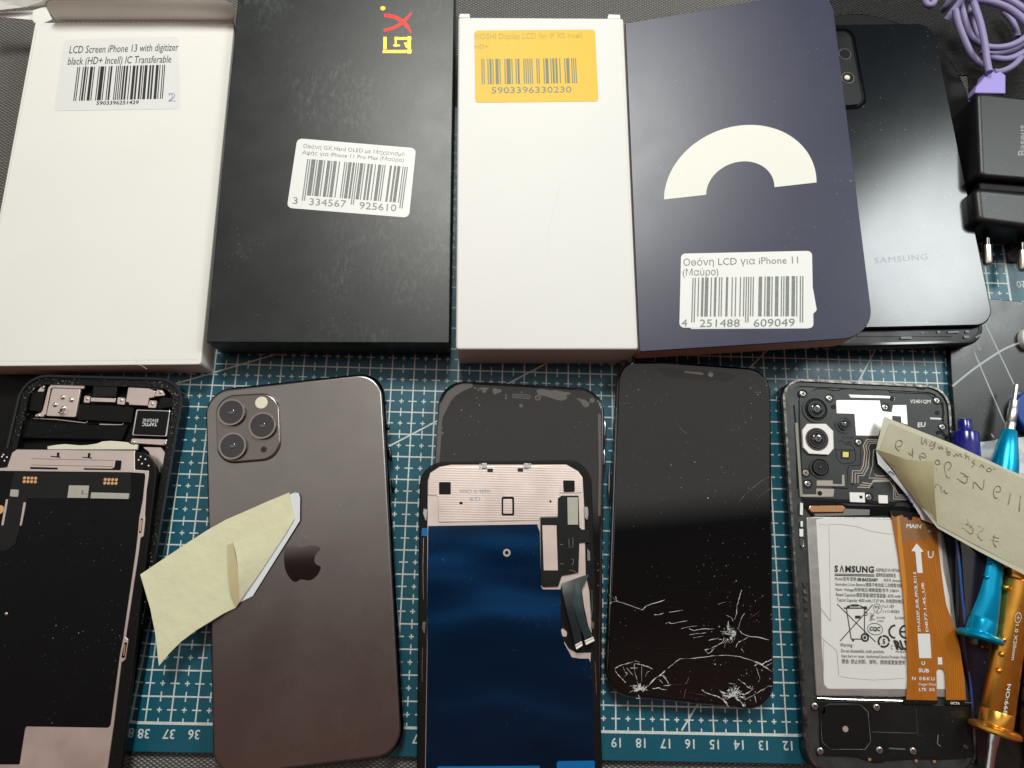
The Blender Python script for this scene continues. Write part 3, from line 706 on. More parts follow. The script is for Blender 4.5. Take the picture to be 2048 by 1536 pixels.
# ------------------------------------------------------------------ A opened phone housing at the left
ZA = .78
a_out = [(46, 748), (373, 757), (225, 1640), (-160, 1640)]
A_ = thing('phone_housing', 'opened black phone housing with bare parts and a cream adhesive strip', 'phone', hit((180, 1100), 0), 'phones on the mat')
O = rect_at(a_out, ZA, 1.15)
m = MB(); m.frame(O, inset(O, .10), 0, ZA, .7); m.build('side_rail', steel_black, A_)
m = MB(); m.frame(inset(O, .10), inset(O, .42), 0, ZA - .06, .5); m.build('glue_rim', dust_grime, A_)
m = MB(); m.slab(inset(O, .05), 0, .30, .3, rb=.1); m.build('inner_floor', black_matt, A_)
zt = .66
chip(A_, 'speaker_bracket', pink_plain, V('a1', (515, 330), (842, 345), (832, 386), (520, 376), (500, 392), (452, 640), (425, 665), (345, 662), (352, 642), (410, 618), (425, 590), (478, 375)), zt, .1, .04, .02)
pb = chip(A_, 'speaker_plate', nickel_pink, V('a1', (520, 378), (800, 388), (748, 668), (458, 655)), zt - .03, .1, .06, .02)
for c in ((622, 470), (708, 495), (545, 543), (632, 578)):
    q = hxy(V('a1', c), zt); m = MB(); m.slab(circ(q, .095, 18), 0, zt + .05, .1, r=.05); m.build('stud', steel, pb)
q = hit(V('a1', (612, 612)), zt + .1); m = MB(); m.lathe(q + Vector((-.02, -.06, 0)), q + Vector((.03, .14, .08)), [(0, .11), (.05, .11), (.06, .06), (.2, .06)], 14)
tag(m.build('loose_screw', steel), 'tiny loose screw lying on the pink metal plate of the opened phone', 'screw')
chip(A_, 'rubber_block', black_matt, V('a1', (318, 410), (450, 400), (412, 612), (290, 600)), zt - .05, .2, .06)
chip(A_, 'corner_clip', pink_plain, V('a1', (420, 348), (448, 352), (435, 412), (372, 412)), zt - .02, .08, .02)
chip(A_, 'camera_cable', black_plastic, V('a1', (925, 350), (1165, 350), (1150, 468), (920, 468)), zt, .2, .04, .03)
chip(A_, 'connector_bracket', pink_plain, V('a1', (905, 472), (1150, 480), (1145, 520), (900, 512)), zt + .02, .06, .02, .01)
chip(A_, 'bracket_ear', pink_plain, V('a1', (842, 455), (900, 460), (890, 525), (832, 520)), zt, .06, .05)
chip(A_, 'bracket_ear', pink_plain, V('a1', (1170, 470), (1245, 478), (1240, 545), (1165, 535)), zt, .06, .05)
chip(A_, 'earpiece_plate', pink_plain, V('a1', (1275, 370), (1470, 380), (1545, 410), (1530, 470), (1480, 480), (1468, 555), (1280, 545), (1285, 525), (1250, 515)), zt + .02, .1, .03, .02)
chip(A_, 'bracket_ear', pink_plain, V('a1', (1490, 500), (1560, 505), (1550, 575), (1468, 572)), zt, .06, .06)
chip(A_, 'bracket_ear', pink_plain, V('a1', (1560, 395), (1615, 400), (1645, 450), (1535, 460)), zt, .06, .04)
chip(A_, 'rubber_block', black_matt, V('a1', (1600, 470), (1730, 480), (1735, 560), (1570, 580)), zt, .2, .08)
chip(A_, 'speaker_mesh', M('slate_mesh', (.03, .035, .06), .5), V('a1', (1470, 358), (1660, 365), (1690, 395), (1600, 385), (1480, 392)), zt, .1, .02)
for c in ((862, 485), (1202, 500), (1510, 535), (1592, 420), (1732, 465), (380, 652), (425, 370), (1635, 932), (1325, 918)): screw(A_, V('a1', c), zt + .05, .055, pink_plain, True)
te = chip(A_, 'vibration_motor', steel, V('a1', (1355, 588), (1692, 600), (1660, 862), (1312, 850)), zt - .02, .25, .05, .02)
chip(te, 'motor_cover', black_matt, V('a1', (1368, 600), (1680, 610), (1640, 852), (1325, 840)), zt, .06, .04)
m = MB(); write(m, 'TAPTIC', *V('a1', (1562, 724), (1414, 722), (1560, 756)), zt, .008, .02); write(m, 'ENGINE', *V('a1', (1572, 686), (1420, 682), (1570, 718)), zt, .008, .0); m.build('lettering', ink_white, te)
chip(A_, 'battery_connector', pink_plain, V('a1', (1310, 878), (1660, 890), (1662, 950), (1295, 925)), zt, .08, .05, .02)
chip(A_, 'battery', black_foil, V('a1', (240, 690), (860, 720), (1000, 735), (1270, 740), (1210, 900), (200, 880)), zt - .10, .25, .05, .06)
chip(A_, 'battery_shelf', black_matt, V('a1', (780, 540), (1330, 565), (1310, 720), (770, 690)), zt - .12, .1, .03)
m = MB(); m.stroke(V('a1', (330, 680), (560, 690), (850, 725), (872, 708)), [.012, .03, .025, .02], zt - .09); m.stroke(V('a1', (990, 738), (1130, 742), (1210, 742), (1230, 730)), [.045, .035, .025, .02], zt - .09); m.build('bare_edge', chip_label, A_)
m = MB(); pts = V('a1', (470, 958), (540, 945), (640, 935), (700, 940), (790, 948), (860, 945), (960, 930), (1020, 908), (1100, 903), (1200, 910), (1270, 918), (1290, 935), (1370, 940), (1360, 990), (470, 990))
m.slab(PX(pts, zt - .03), 0, zt - .03, .1, r=.02); m.build('adhesive_strip', cream, A_)
chip(A_, 'connector_cover', pink_plain, V('a1', (1420, 965), (1600, 970), (1640, 1020), (1695, 1030), (1690, 1080), (1660, 1150), (1670, 1200), (1640, 1320), (1610, 1315), (1610, 1240), (1540, 1160), (1480, 1010)), zt - .03, .08, .02)
chip(A_, 'shield', steel, V('a1', (1605, 1100), (1655, 1105), (1640, 1230), (1590, 1225)), zt, .05, .04)
chip(A_, 'side_key_cable', black_plastic, V('a2', (1545, 120), (1590, 125), (1545, 500), (1490, 500)), zt, .15, .05)

# ------------------------------------------------------------------ B screen assembly lying face down on the housing
ZB = 1.12
B_ = thing('screen_assembly', 'face down phone screen with pink metal edge, black sheet and gold contacts', 'phone screen', hit((120, 1200), ZA), 'spare screens')
bo = [(-200, 890), (318, 904), (226, 1660), (-250, 1660)]
O = rect_at(bo, ZB, 1.0)
m = MB(); m.slab(O, 0, ZB - .02, .28, r=.06, rb=.05); m.build('bezel', black_matt, B_)
m = MB()
for c in ((1398, 1060), (1378, 1092), (1445, 1085), (1412, 1130), (1478, 1150), (20, 1060), (45, 1100), (70, 1065), (35, 1040)): m.film(circ(hxy(V('a1', c), ZB), .035, 10), ZB, .0)
m.build('glue_dots', white_pad, B_)
rim = V('a1', (165, 988), (1338, 1000), (1340, 1190), (1480, 1200), (1475, 1260)) + V('a2', (1455, 0), (1440, 245), (1442, 300), (1425, 460), (1395, 480), (1375, 640), (1250, 1460)) + V('a3', (1275, 262), (1245, 460), (1205, 490), (1130, 1100), (1065, 1560), (-300, 1560)) + [(-100, 1000)] + V('a1', (-60, 1180), (70, 1165), (120, 1020))
m = MB(); m.slab(PX(rim, ZB + .02, r=.03), 0, ZB + .02, .1, r=.02, seg=2); pr = m.build('metal_backplate', nickel_pink, B_)
zz = ZB + .02
m = MB(); m.film(PX(V('a1', (-50, 1200), (1300, 1215), (1440, 1225), (1445, 1260)) + V('a2', (1420, 100), (1385, 280), (1370, 450), (1350, 620), (1230, 1440)) + V('a3', (1235, 200), (1195, 400), (1100, 1110), (1075, 1135), (262, 1122), (250, 1150), (195, 1500), (-200, 1500)) + [(-100, 1200)], zz, r=.04), zz, .01); m.build('graphite_sheet', black_foil, pr)
m = MB()
for q in (((505, 1052), (600, 1062), (600, 1072), (505, 1062)), ((568, 1020), (592, 1020), (588, 1062), (566, 1060)), ((820, 1062), (915, 1070), (915, 1080), (820, 1070)), ((876, 1025), (900, 1025), (896, 1072), (874, 1068))): m.film(PX(V('a1', *q), zz), zz, .01)
m.film(PX(V('a1', (300, 1163), (575, 1170), (575, 1188), (300, 1182)), zz, r=.04), zz, .01); m.film(PX(V('a1', (835, 1175), (1110, 1180), (1140, 1165), (1150, 1095), (1210, 1100), (1200, 1195), (835, 1190)), zz, r=.04), zz, .01)
m.stroke(V('a1', (310, 1080), (1130, 1098), (1118, 1158), (315, 1143)), .012, zz); m.build('slots', black_matt, pr)
zf = zz + .03
m = MB(); m.slab(PX(V('a1', (140, 1215), (1300, 1220), (1310, 1478), (270, 1475)) + V('a2', (215, 320), (195, 390), (150, 540), (60, 600), (-50, 610), (-50, 380), (30, 340), (80, 100)) , zf, r=.06), 0, zf, .03); fx = m.build('flex_cable', black_plastic, B_)
contact_dark = M('contact_pad_mask', (.035, .012, .005), .5)
for x0, y0 in ((245, 1272), (1047, 1287)):
    m = MB()
    for i in range(4):
        for j in range(2): m.film(circ(hxy(V('a1', (x0 + i * 37 - j * 4, y0 + i * 1 + j * 36)), zf), .062, 14), zf, .004)
    m.build('gold_contacts', copper_gold, fx)
    m = MB(); m.film(PX(V('a1', (x0 - 25, y0 - 20), (x0 + 130, y0 - 16), (x0 + 125, y0 + 56), (x0 - 28, y0 + 52)), zf, r=.03), zf, .001); m.build('contact_pad', contact_dark, fx)
c1 = chip(fx, 'chip', chip_label, V('a1', (685, 1345), (882, 1348), (868, 1472), (668, 1470)), zf + .05, .05, .01, .01)
c2 = chip(fx, 'chip', chip_label, V('a1', (905, 1415), (1282, 1425), (1275, 1482), (898, 1475)), zf + .05, .05, .01, .01)
m = MB(); m.film(PX(V('a1', (815, 1395), (830, 1396), (825, 1430), (868, 1428), (868, 1434), (808, 1434)), zf + .05), zf + .05, .004); m.build('chip_mark', grey_print, c1)
chip(fx, 'sensor', chip_label, V('a1', (105, 1385), (185, 1390), (178, 1460), (98, 1455)), zf + .03, .03, .04)
chip(B_, 'metal_edge', nickel_pink, V('a2', (235, 120), (258, 125), (215, 350), (195, 360)), zf + .01, .03, .02); chip(B_, 'metal_edge', nickel_pink, V('a2', (60, 90), (80, 95), (35, 350), (12, 350)), zf + .01, .03, .02)
q = hxy(V('a2', (-5, 195)), zf); m = MB(); m.slab(circ(q, .18), 0, zf, .04); m.build('sensor_disc', copper_gold, B_)
q = hxy(V('a2', (60, 1230)), zf); m = MB(); m.ball((q.x, q.y, zz + .02), .06, sq=.5); m.build('mic_dot', nickel_pink, B_)
for vk, pp in (('a2', ((1400, 280), (1418, 285), (1400, 430), (1382, 425))), ('a3', ((1238, 285), (1262, 290), (1238, 445), (1208, 435)))):
    chip(pr, 'clip', black_gloss, V(vk, *pp), zz + .02, .03, .03); x = V(vk, *pp)
    m = MB(); cx = sum(p[0] for p in x) / 4; cy = sum(p[1] for p in x) / 4; m.stroke([(cx + 1.2, cy - 11), (cx - 1.2, cy + 11)], .05, zz + .02, .004); m.build('clip_spring', copper_gold, pr)
# ------------------------------------------------------------------ C grey phone, back up
ZC = .80
C_ = thing('smartphone', 'dark grey phone lying back up with three round cameras and a mirror emblem', 'phone', hit((610, 1130), 0), 'phones on the mat')
O = rect_at([(411, 781), (767.5, 743), (811, 1512), (427, 1559)], ZC - .25, 1.12, seg=14)
m = MB(); m.slab(O, 0, ZC - .08, ZC - .08, r=.22, seg=5, rb=.22); m.build('steel_band', steel_black, C_)
m = MB(); m.slab(inset(O, .10), 0, ZC, .2, r=.10, seg=5); bg = m.build('back_glass', back_grey, C_)
zb = ZC + .11
m = MB(); P = rect_at(V('c4', (246, 352), (880, 318), (906, 985), (266, 1040)), zb, .80); m.slab(P, 0, zb, .13, r=.09, seg=4); cb = m.build('camera_plate', bump_grey, C_)
for c in ((413, 520), (722, 652), (425, 856)):
    q = hxy(V('c4', c), zb + .12)
    m = MB(); m.frame(circ(q, .575, 40), circ(q, .505, 40), 0, zb + .17, .19); r_ = m.build('lens_rim', lens_ring, cb)
    m = MB(); m.slab(circ(q, .51, 40), 0, zb + .15, .14); m.build('lens', lens_glass, r_)
    m = MB(); m.ball((q.x, q.y, zb + .148), .13, 20, 10, .1); m.build('lens_core', lens_core, r_)
q = hxy(V('c4', (710, 426)), zb); m = MB(); m.slab(circ(q, .275, 28), 0, zb + .03, .05, r=.03); m.build('flash', flash_mat, cb)
q = hxy(V('c4', (733, 890)), zb); m = MB(); m.frame(circ(q, .13), circ(q, .085), 0, zb + .012, .02); m.film(circ(q, .09), zb, .003); m.build('microphone', black_gloss, cb)
ap = V('n5', (1215, 560), (1222, 532), (1290, 517), (1350, 530), (1420, 513), (1488, 524), (1498, 545), (1462, 590), (1453, 640), (1474, 668), (1503, 686), (1482, 742), (1435, 785), (1390, 790), (1345, 783), (1310, 803), (1270, 786), (1230, 722), (1213, 640))
ap = [(p.x, p.y) for p in spline(ap + [ap[0]], 4)][:-1]
m = MB(); m.film(PX(ap, ZC), ZC, .004)
m.film(PX(V('n5', (1345, 500), (1352, 470), (1385, 435), (1410, 428), (1408, 458), (1380, 492)), ZC, r=.08), ZC, .004); m.build('emblem', mirror_logo, bg)
for a, b in (((1968, 640), (1972, 700)), ((1985, 870), (1998, 1010)), ((2010, 1170), (2022, 1320))):
    A, B = hit(V('c4', a), .5), hit(V('c4', b), .5); m = MB(); m.tube([A.lerp(B, k / 6) for k in range(7)], [.03, .07, .08, .08, .08, .07, .03], 10); m.build('side_button', steel_black, C_)
A = hit(V('c4', (1938, 425)), .5); m = MB(); m.tube([A + Vector((-.12, 0, .05)), A + Vector((.05, -.01, 0))], .09, 8); m.build('antenna_line', black_matt, C_)

# ------------------------------------------------------------------ D yellow note on the grey phone
def note_rows(cols, z):
    return [[hit(p, zz) for p, zz in zip(row, z)] for row in cols]
D_ = thing('sticky_note', 'torn pale yellow note with a white backing, stuck on the grey phone', 'note', hit((520, 1080), ZC + .05), 'notes on the phones')
T = V('n5', (80, 745), (290, 603), (460, 490), (620, 388), (760, 310), (900, 250), (1080, 170), (1255, 98))
Bm = V('n5', (228, 1465), (310, 1365), (400, 1275), (520, 1185), (650, 1105), (740, 1050), (835, 1005), (1300, 295))
zt_ = [1.62, 1.5, 1.38, 1.26, 1.16, 1.08, 1.02, .96]; zb_ = [1.35, 1.32, 1.27, 1.18, 1.08, 1.0, .92, .94]
rows = []
for k in range(9):
    t = k / 8; row = []
    for i in range(8):
        x = T[i][0] + (Bm[i][0] - T[i][0]) * t; y = T[i][1] + (Bm[i][1] - T[i][1]) * t
        if i == 0:
            bow = math.sin(math.pi * t); x += 7.0 * bow * .9; y -= 1.0 * bow
            x += random.uniform(-.7, .7) if 0 < k < 8 else 0
        row.append(hit((x, y), zt_[i] + (zb_[i] - zt_[i]) * t + .05 * math.sin(math.pi * t) * (1 - i / 8)))
    rows.append(row)
m = MB(); m.grid(rows, thick=.012); m.build('note_sheet', note_yellow, D_)
m = MB(); m.add([hit(V('n5', p), z) for p, z in (((1262, 112), .93), ((1300, 98), .935), ((1330, 105), .94), ((1340, 140), .94), ((1338, 320), .93), ((1150, 620), .90), ((965, 915), .87), ((862, 966), .87), ((835, 1000), .88), ((1200, 320), .91))], [list(range(10))]); m.build('white_backing', white_paper, D_)
m = MB()
rA = [hit(V('n5', p), z) for p, z in (((812, 490), 1.20), ((840, 600), 1.24), ((852, 720), 1.26), ((860, 850), 1.20), ((862, 962), .98))]
rB = [hit(V('n5', p), z) for p, z in (((1000, 420), 1.11), ((1010, 470), 1.13), ((1000, 560), 1.13), ((975, 680), 1.08), ((930, 860), .98))]
rC = [hit(V('n5', p), z) for p, z in (((1300, 296), 1.0), ((1280, 330), 1.0), ((1240, 400), .99), ((1150, 540), .97), ((1000, 765), .96))]
m.grid([rA, rB, rC], thick=.012); m.build('folded_corner', note_yellow, D_)
m = MB(); m.grid([[hit(V('n5', p), z) for p, z in (((768, 512), 1.17), ((778, 720), 1.17), ((795, 900), 1.08), ((832, 1006), .97))], [hit(V('n5', p), z) for p, z in (((812, 490), 1.20), ((852, 720), 1.26), ((860, 850), 1.2), ((862, 962), .985))]], thick=.01); m.build('fold_side', note_shade, D_)
# ------------------------------------------------------------------ E phone with a bubbled screen film
ZE = .82
E_ = thing('smartphone', 'phone lying screen up with air bubbles under its film, under the blue filmed screen', 'phone', hit((1040, 1100), 0), 'phones on the mat')
eo = [(879, 759), (1210, 777), (1201, 1520), (832, 1510)]
O = rect_at(eo, ZE - .1, 1.15, seg=14)
m = MB(); m.slab(O, 0, ZE - .04, ZE - .04, r=.18, seg=4, rb=.2); m.build('side_band', alu_dark, E_)
m = MB(); m.slab(inset(O, .12), 0, ZE, .15, r=.05, seg=3); sc = m.build('screen', screen_glass, E_)
m = MB()
for q in (((318, 830), (334, 520), (352, 380), (362, 300), (420, 195), (500, 140), (560, 122), (640, 122), (655, 148), (600, 170), (560, 188), (490, 232), (455, 275), (420, 345), (385, 410), (374, 450), (370, 560), (350, 830)),
          ((1212, 180), (1260, 168), (1330, 180), (1345, 186), (1380, 178), (1470, 195), (1520, 202), (1515, 220), (1482, 222), (1490, 255), (1440, 275), (1380, 262), (1310, 238), (1240, 222), (1222, 205)),
          ((1558, 248), (1600, 255), (1655, 268), (1688, 298), (1680, 325), (1650, 335), (1628, 318), (1610, 285)),
          ((822, 170), (848, 160), (872, 172), (900, 170), (906, 196), (870, 205), (850, 220), (828, 205)),
          ((692, 160), (740, 155), (800, 160), (775, 178), (735, 180), (712, 172)),
          ((1762, 380), (1788, 400), (1790, 900), (1785, 1300), (1762, 1300), (1770, 900))):
    m.film(PX(V('e6', *q), ZE, r=.04), ZE, .004)
for x, y, r in ((1710, 272, 24), (1228, 247, 28), (1077, 318, 17), (1083, 200, 8), (945, 225, 10), (943, 252, 11), (750, 190, 18), (697, 178, 8), (668, 163, 9), (378, 563, 13), (374, 515, 9), (485, 751, 8)):
    m.film(circ(hxy(V('e6', (x, y)), ZE), r / 4.452 / 47, 18), ZE, .004)
m.build('film_bubbles', film_bubble, sc)
m = MB(); P = PX(V('e6', (998, 212), (1165, 220), (1163, 258), (998, 250)), ZE, r=.2); m.frame(P, inset(P, .035), ZE, .006, .004); P2 = inset(P, .07); m.film(P2, ZE, .003); m.build('earpiece', film_bubble, sc)
m = MB(); m.film(circ(hxy(V('e6', (1228, 247)), ZE), .07), ZE, .016); m.build('front_camera', lens_glass, sc)
for a, b in (((1868, 455), (1862, 640)), ((1862, 710), (1858, 905)), ((1825, 855), (1822, 1160))):
    A, B = hit(V('e6', a), .42), hit(V('e6', b), .42); A.x -= .22; B.x -= .22
    m = MB(); m.tube([A.lerp(B, k / 6) for k in range(7)], [.03, .07, .08, .08, .08, .07, .03], 10); m.build('side_button', alu_dark, E_)

# ------------------------------------------------------------------ F screen assembly with blue film, lying on it
ZF = 1.12
F_ = thing('screen_assembly', 'face down phone screen with ridged metal top and deep blue protective film', 'phone screen', hit((1020, 1200), ZE), 'spare screens')
fo = [(839, 924), (1182, 919), (1209, 1620), (832, 1620)]
O = rect_at(fo, ZF, 1.0, seg=12)
m = MB(); m.slab(O, 0, ZF - .03, .27, r=.07, rb=.05); m.build('bezel', black_matt, F_)
pl_px = V('fb', (182, 320), (205, 235), (300, 172), (420, 150), (1600, 148), (1720, 215), (1768, 280), (1785, 600), (1800, 1270)) + V('f7', (722, 900), (742, 1200)) + V('f8', (1725, 400), (1745, 800), (1764, 1400), (366, 1400), (384, 300)) + V('fb', (178, 800))
m = MB(); m.slab(PX(pl_px, ZF, r=.08), 0, ZF, .06, r=.01, seg=1); bp_ = m.build('metal_backplate', nickel_pink, F_)
m = MB(); m.slab(PX(V('fb', (186, 330), (205, 245), (300, 176), (1600, 158), (1715, 222), (1762, 290), (1768, 438), (1530, 440), (1515, 680), (1330, 690), (1325, 722), (292, 742), (285, 470), (186, 465)), ZF + .03, r=.05), 0, ZF + .03, .03, r=.015, seg=2); rp = m.build('ridged_plate', ridged, F_)
m = MB()
for q in (((297, 328), (418, 328), (418, 455), (297, 455)), ((1567, 310), (1686, 312), (1688, 430), (1572, 432))): m.film(PX(V('fb', *q), ZF + .03, r=.05), ZF + .03, .004)
P = PX(V('fb', (938, 478), (1066, 478), (1068, 672), (938, 672)), ZF + .03, r=.07); m.frame(P, rnd(ccw([hxy(p, ZF) for p in V('fb', (955, 502), (1046, 502), (1048, 652), (955, 652))]), .03, 4), ZF, .037, .003)
m.film(circ(hxy(V('fb', (523, 544)), ZF), .075, 16, .055), ZF + .03, .004); m.film(circ(hxy(V('fb', (1438, 528)), ZF), .05, 16), ZF + .03, .004)
m.build('openings', black_matt, rp)
for x0, s in ((735, 1), (1165, 1)):
    chip(F_, 'clip', steel, V('fb', (x0, 135), (x0 + 52, 135), (x0 + 52, 185), (x0, 185)), ZF + .1, .08, .01, .01)
    chip(F_, 'clip', steel, V('fb', (x0 - 25, 140), (x0 - 12, 140), (x0 - 12, 192), (x0 - 25, 192)) if x0 < 900 else V('fb', (x0 + 60, 135), (x0 + 75, 135), (x0 + 75, 185), (x0 + 60, 185)), ZF + .07, .05, .01)
chip(F_, 'clip_block', black_gloss, V('fb', (792, 190), (850, 190), (848, 226), (792, 222)), ZF + .06, .05); chip(F_, 'clip_block', black_gloss, V('fb', (1103, 186), (1158, 186), (1158, 220), (1103, 218)), ZF + .06, .05)
chip(F_, 'clip', steel, V('fb', (140, 600), (178, 610), (165, 740), (135, 650)), ZF + .06, .06, .02); chip(F_, 'clip', steel, V('fb', (1786, 580), (1822, 585), (1826, 660), (1815, 720), (1790, 690)), ZF + .06, .06, .02)
chip(F_, 'clip', steel, V('fb', (1815, 1010), (1842, 1040), (1845, 1130), (1818, 1135)), ZF + .02, .04); chip(F_, 'clip', steel, V('f8', (350, 65), (375, 70), (365, 180), (345, 120)), ZF + .05, .05, .02)
chip(F_, 'clip', steel, V('f8', (1730, 55), (1755, 80), (1750, 125), (1728, 125)), ZF + .05, .05, .02)
for pts in (V('fb', (140, 900), (132, 1200), (138, 1530)), V('f8', (350, 280), (345, 420), (346, 560)), V('f8', (1760, 395), (1768, 520), (1772, 660)), V('f7', (742, 890), (745, 1040), (738, 1110))):
    m = MB(); m.tube([hit(p, ZF - .02) for p in pts], .022, 6); m.build('edge_wire', steel, F_)
# blue film
bf = V('fb', (186, 778), (1300, 760), (1320, 775)) + V('f7', (302, 365), (322, 420), (332, 862), (348, 884), (490, 884), (488, 1000)) + V('f7', (520, 1320), (548, 1372), (580, 1432), (640, 1442), (718, 1444), (738, 1490)) + V('f8', (1735, 420), (1748, 800), (1762, 1400), (372, 1400), (388, 300), (386, 0))
m = MB(); m.film(PX(bf, ZF), ZF, .006, .006); fl = m.build('blue_film', blue_film, F_)
m = MB(); P = circ(hxy(V('fb', (991, 1052)), ZF), .155); m.frame(P, inset(P, .075), ZF, .012, .004); m.build('hole_ring', chip_label, fl)
m = MB(); m.film(circ(hxy(V('fb', (991, 1052)), ZF), .08), ZF, .009); m.build('screw_hole', black_matt, fl)
m = MB(); m.film(PX(V('f8', (470, 1252), (1308, 1246), (1316, 1400), (470, 1400)), ZF, r=.05), ZF, .012); m.build('pull_tab', blue_tab, fl)
m = MB(); m.film(PX(V('f8', (1448, 1222), (1462, 1208), (1758, 1204), (1764, 1400), (1448, 1400)), ZF, r=.05), ZF, .012); m.build('pull_tab', blue_tab, fl)
m = MB(); m.film(PX(V('fb', (122, 800), (182, 800), (182, 885), (118, 880)), ZF, r=.03), ZF, .012); m.build('pull_tab', blue_tab, fl)
# flexes
zq = ZF + .06
m = MB(); m.slab(PX(V('f7', (468, 150), (498, 126), (635, 126), (642, 380), (660, 400), (722, 400), (724, 505), (642, 508), (634, 750), (500, 775), (470, 862), (350, 866), (331, 845), (326, 305), (468, 300)), zq, r=.03), 0, zq, .05); fx = m.build('flex_cable', black_plastic, F_)
chip(fx, 'chip', chip_label, V('f7', (544, 140), (630, 140), (632, 362), (548, 362)), zq + .05, .05, .01, .01)
chip(fx, 'copper_window', nickel_pink, V('f7', (342, 366), (456, 366), (468, 730), (354, 730)), zq + .008, .01, .02)
m = MB()
for q in (((575, 470), (590, 470), (590, 540), (560, 545), (556, 475)), ((575, 640), (595, 640), (590, 680), (575, 684)), ((485, 520), (510, 522)), ((485, 676), (515, 677)), ((560, 730), (590, 730), (625, 755))): m.stroke(V('f7', *q), .012, zq, .004)
m.build('traces', ink_pale, fx)
m = MB(); r1 = [V('f7', (500, 835), (717, 760)), V('f7', (505, 900), (660, 880)), V('f7', (520, 980), (600, 960)), V('f7', (545, 1080), (622, 1060)), V('f7', (575, 1200), (645, 1180)), V('f7', (603, 1325), (662, 1300))]
zs = [zq + .02, zq + .12, zq + .2, zq + .22, zq + .2, zq + .16]
m.grid([[hit(a, z), hit(((a[0] + b[0]) / 2, (a[1] + b[1]) / 2), z + .02), hit(b, z)] for (a, b), z in zip(r1, zs)], thick=.02); m.build('ribbon', M('ribbon_black', (.010, .018, .019), .3), F_)
m = MB(); r2 = [V('f7', (580, 850), (720, 770)), V('f7', (582, 930), (662, 885)), V('f7', (590, 1010), (664, 950)), V('f7', (620, 1110), (680, 1080)), V('f7', (650, 1200), (710, 1170)), V('f7', (688, 1290), (745, 1248))]
m.grid([[hit(a, z + .05), hit(((a[0] + b[0]) / 2, (a[1] + b[1]) / 2), z + .08), hit(b, z + .05)] for (a, b), z in zip(r2, zs)], thick=.02); m.build('ribbon', M('ribbon_green_black', (.018, .035, .036), .24), F_)
for q in (((608, 1335), (662, 1305), (668, 1340), (618, 1372)), ((685, 1300), (755, 1268), (765, 1300), (695, 1335))):
    cn = chip(F_, 'connector', white_pad, V('f7', *q), zq + .32, .12, .01, .01); xs = V('f7', *q)
    mx = [(xs[0][0] * .7 + xs[3][0] * .3, xs[0][1] * .7 + xs[3][1] * .3), (xs[1][0] * .7 + xs[2][0] * .3, xs[1][1] * .7 + xs[2][1] * .3)]
    m = MB(); m.stroke(mx, .03, zq + .32, .004); m.build('pin_row', copper_gold, cn)
m = MB(); m.film(PX(V('f7', (488, 890), (500, 840), (660, 890), (720, 1215), (765, 1340), (735, 1395), (620, 1398), (552, 1360), (500, 1270), (490, 1150)), ZF), ZF, .012)
m.build('black_pad', black_matt, F_)
m = MB(); m.slab(PX(V('f7', (662, 890), (716, 880), (722, 1000), (742, 1200), (722, 1215), (680, 1020)), ZF + .03), 0, ZF + .03, .02); m.slab(PX(V('f7', (492, 1210), (510, 1200), (542, 1228), (538, 1268), (505, 1262)), ZF + .03, r=.05), 0, ZF + .03, .02); m.build('bare_metal', nickel_pink, F_)
m = MB(); write(m, 'made in China', *V('fb', (825, 405), (505, 405), (825, 445)), ZF + .03, .005, .015); write(m, 'G9', *V('fb', (722, 480), (610, 480), (722, 522)), ZF + .03, .005, .01); m.build('faded_print', M('faded_blue_print', (.40, .42, .47), .5), rp)

# ------------------------------------------------------------------ G cracked phone
ZG = .84
G_ = thing('smartphone', 'black phone lying screen up with a badly cracked lower screen', 'phone', hit((1385, 1070), 0), 'phones on the mat')
O = rect_at([(1236, 716), (1541.5, 738), (1548.5, 1423), (1211, 1390)], ZG - .04, 1.05, seg=14)
m = MB(); m.slab(inset(O, -.03), 0, ZG - .06, ZG - .06, r=.16, seg=4, rb=.2); m.build('side_band', alu_dark, G_)
m = MB(); m.slab(inset(O, .06), 0, ZG, .15, r=.06, seg=4); sg = m.build('screen', screen_scr, G_)
m = MB(); m.film(PX(V('g1', (885, 208), (905, 205), (1078, 225), (1080, 240), (1062, 246), (890, 228)), ZG, r=.06), ZG, .004); m.build('earpiece', M('earpiece_mesh', (.22, .20, .15), .6, bump=.8, bscale=4000), sg)
q = hxy(V('g1', (1150, 243)), ZG); m = MB(); m.film(circ(q, .115), ZG, .004); m.build('front_camera', M('camera_dot', (.16, .16, .165), .3), sg)
m = MB(); m.film(PX(V('g1', (600, 170), (1400, 235), (1370, 300), (1310, 318), (760, 280), (680, 250)), ZG, r=.15), ZG, .002); m.build('notch', black_gloss, sg)
rng = random.Random(3)
m = MB()
def jag(pts, w, n=3, j=.8):
    P = [Vector(p) for p in pts]; out = []; ws = []
    for i in range(len(P) - 1):
        for k in range(n): out.append(P[i].lerp(P[i + 1], k / n) + Vector((rng.uniform(-j, j), rng.uniform(-j, j)))); ws.append(w * .43 * rng.uniform(.12, 1.3))
    out.append(P[-1]); ws.append(w * .1); m.stroke([(p.x, p.y) for p in out], ws, ZG, .004)
K = lambda *p: V('k', *p)
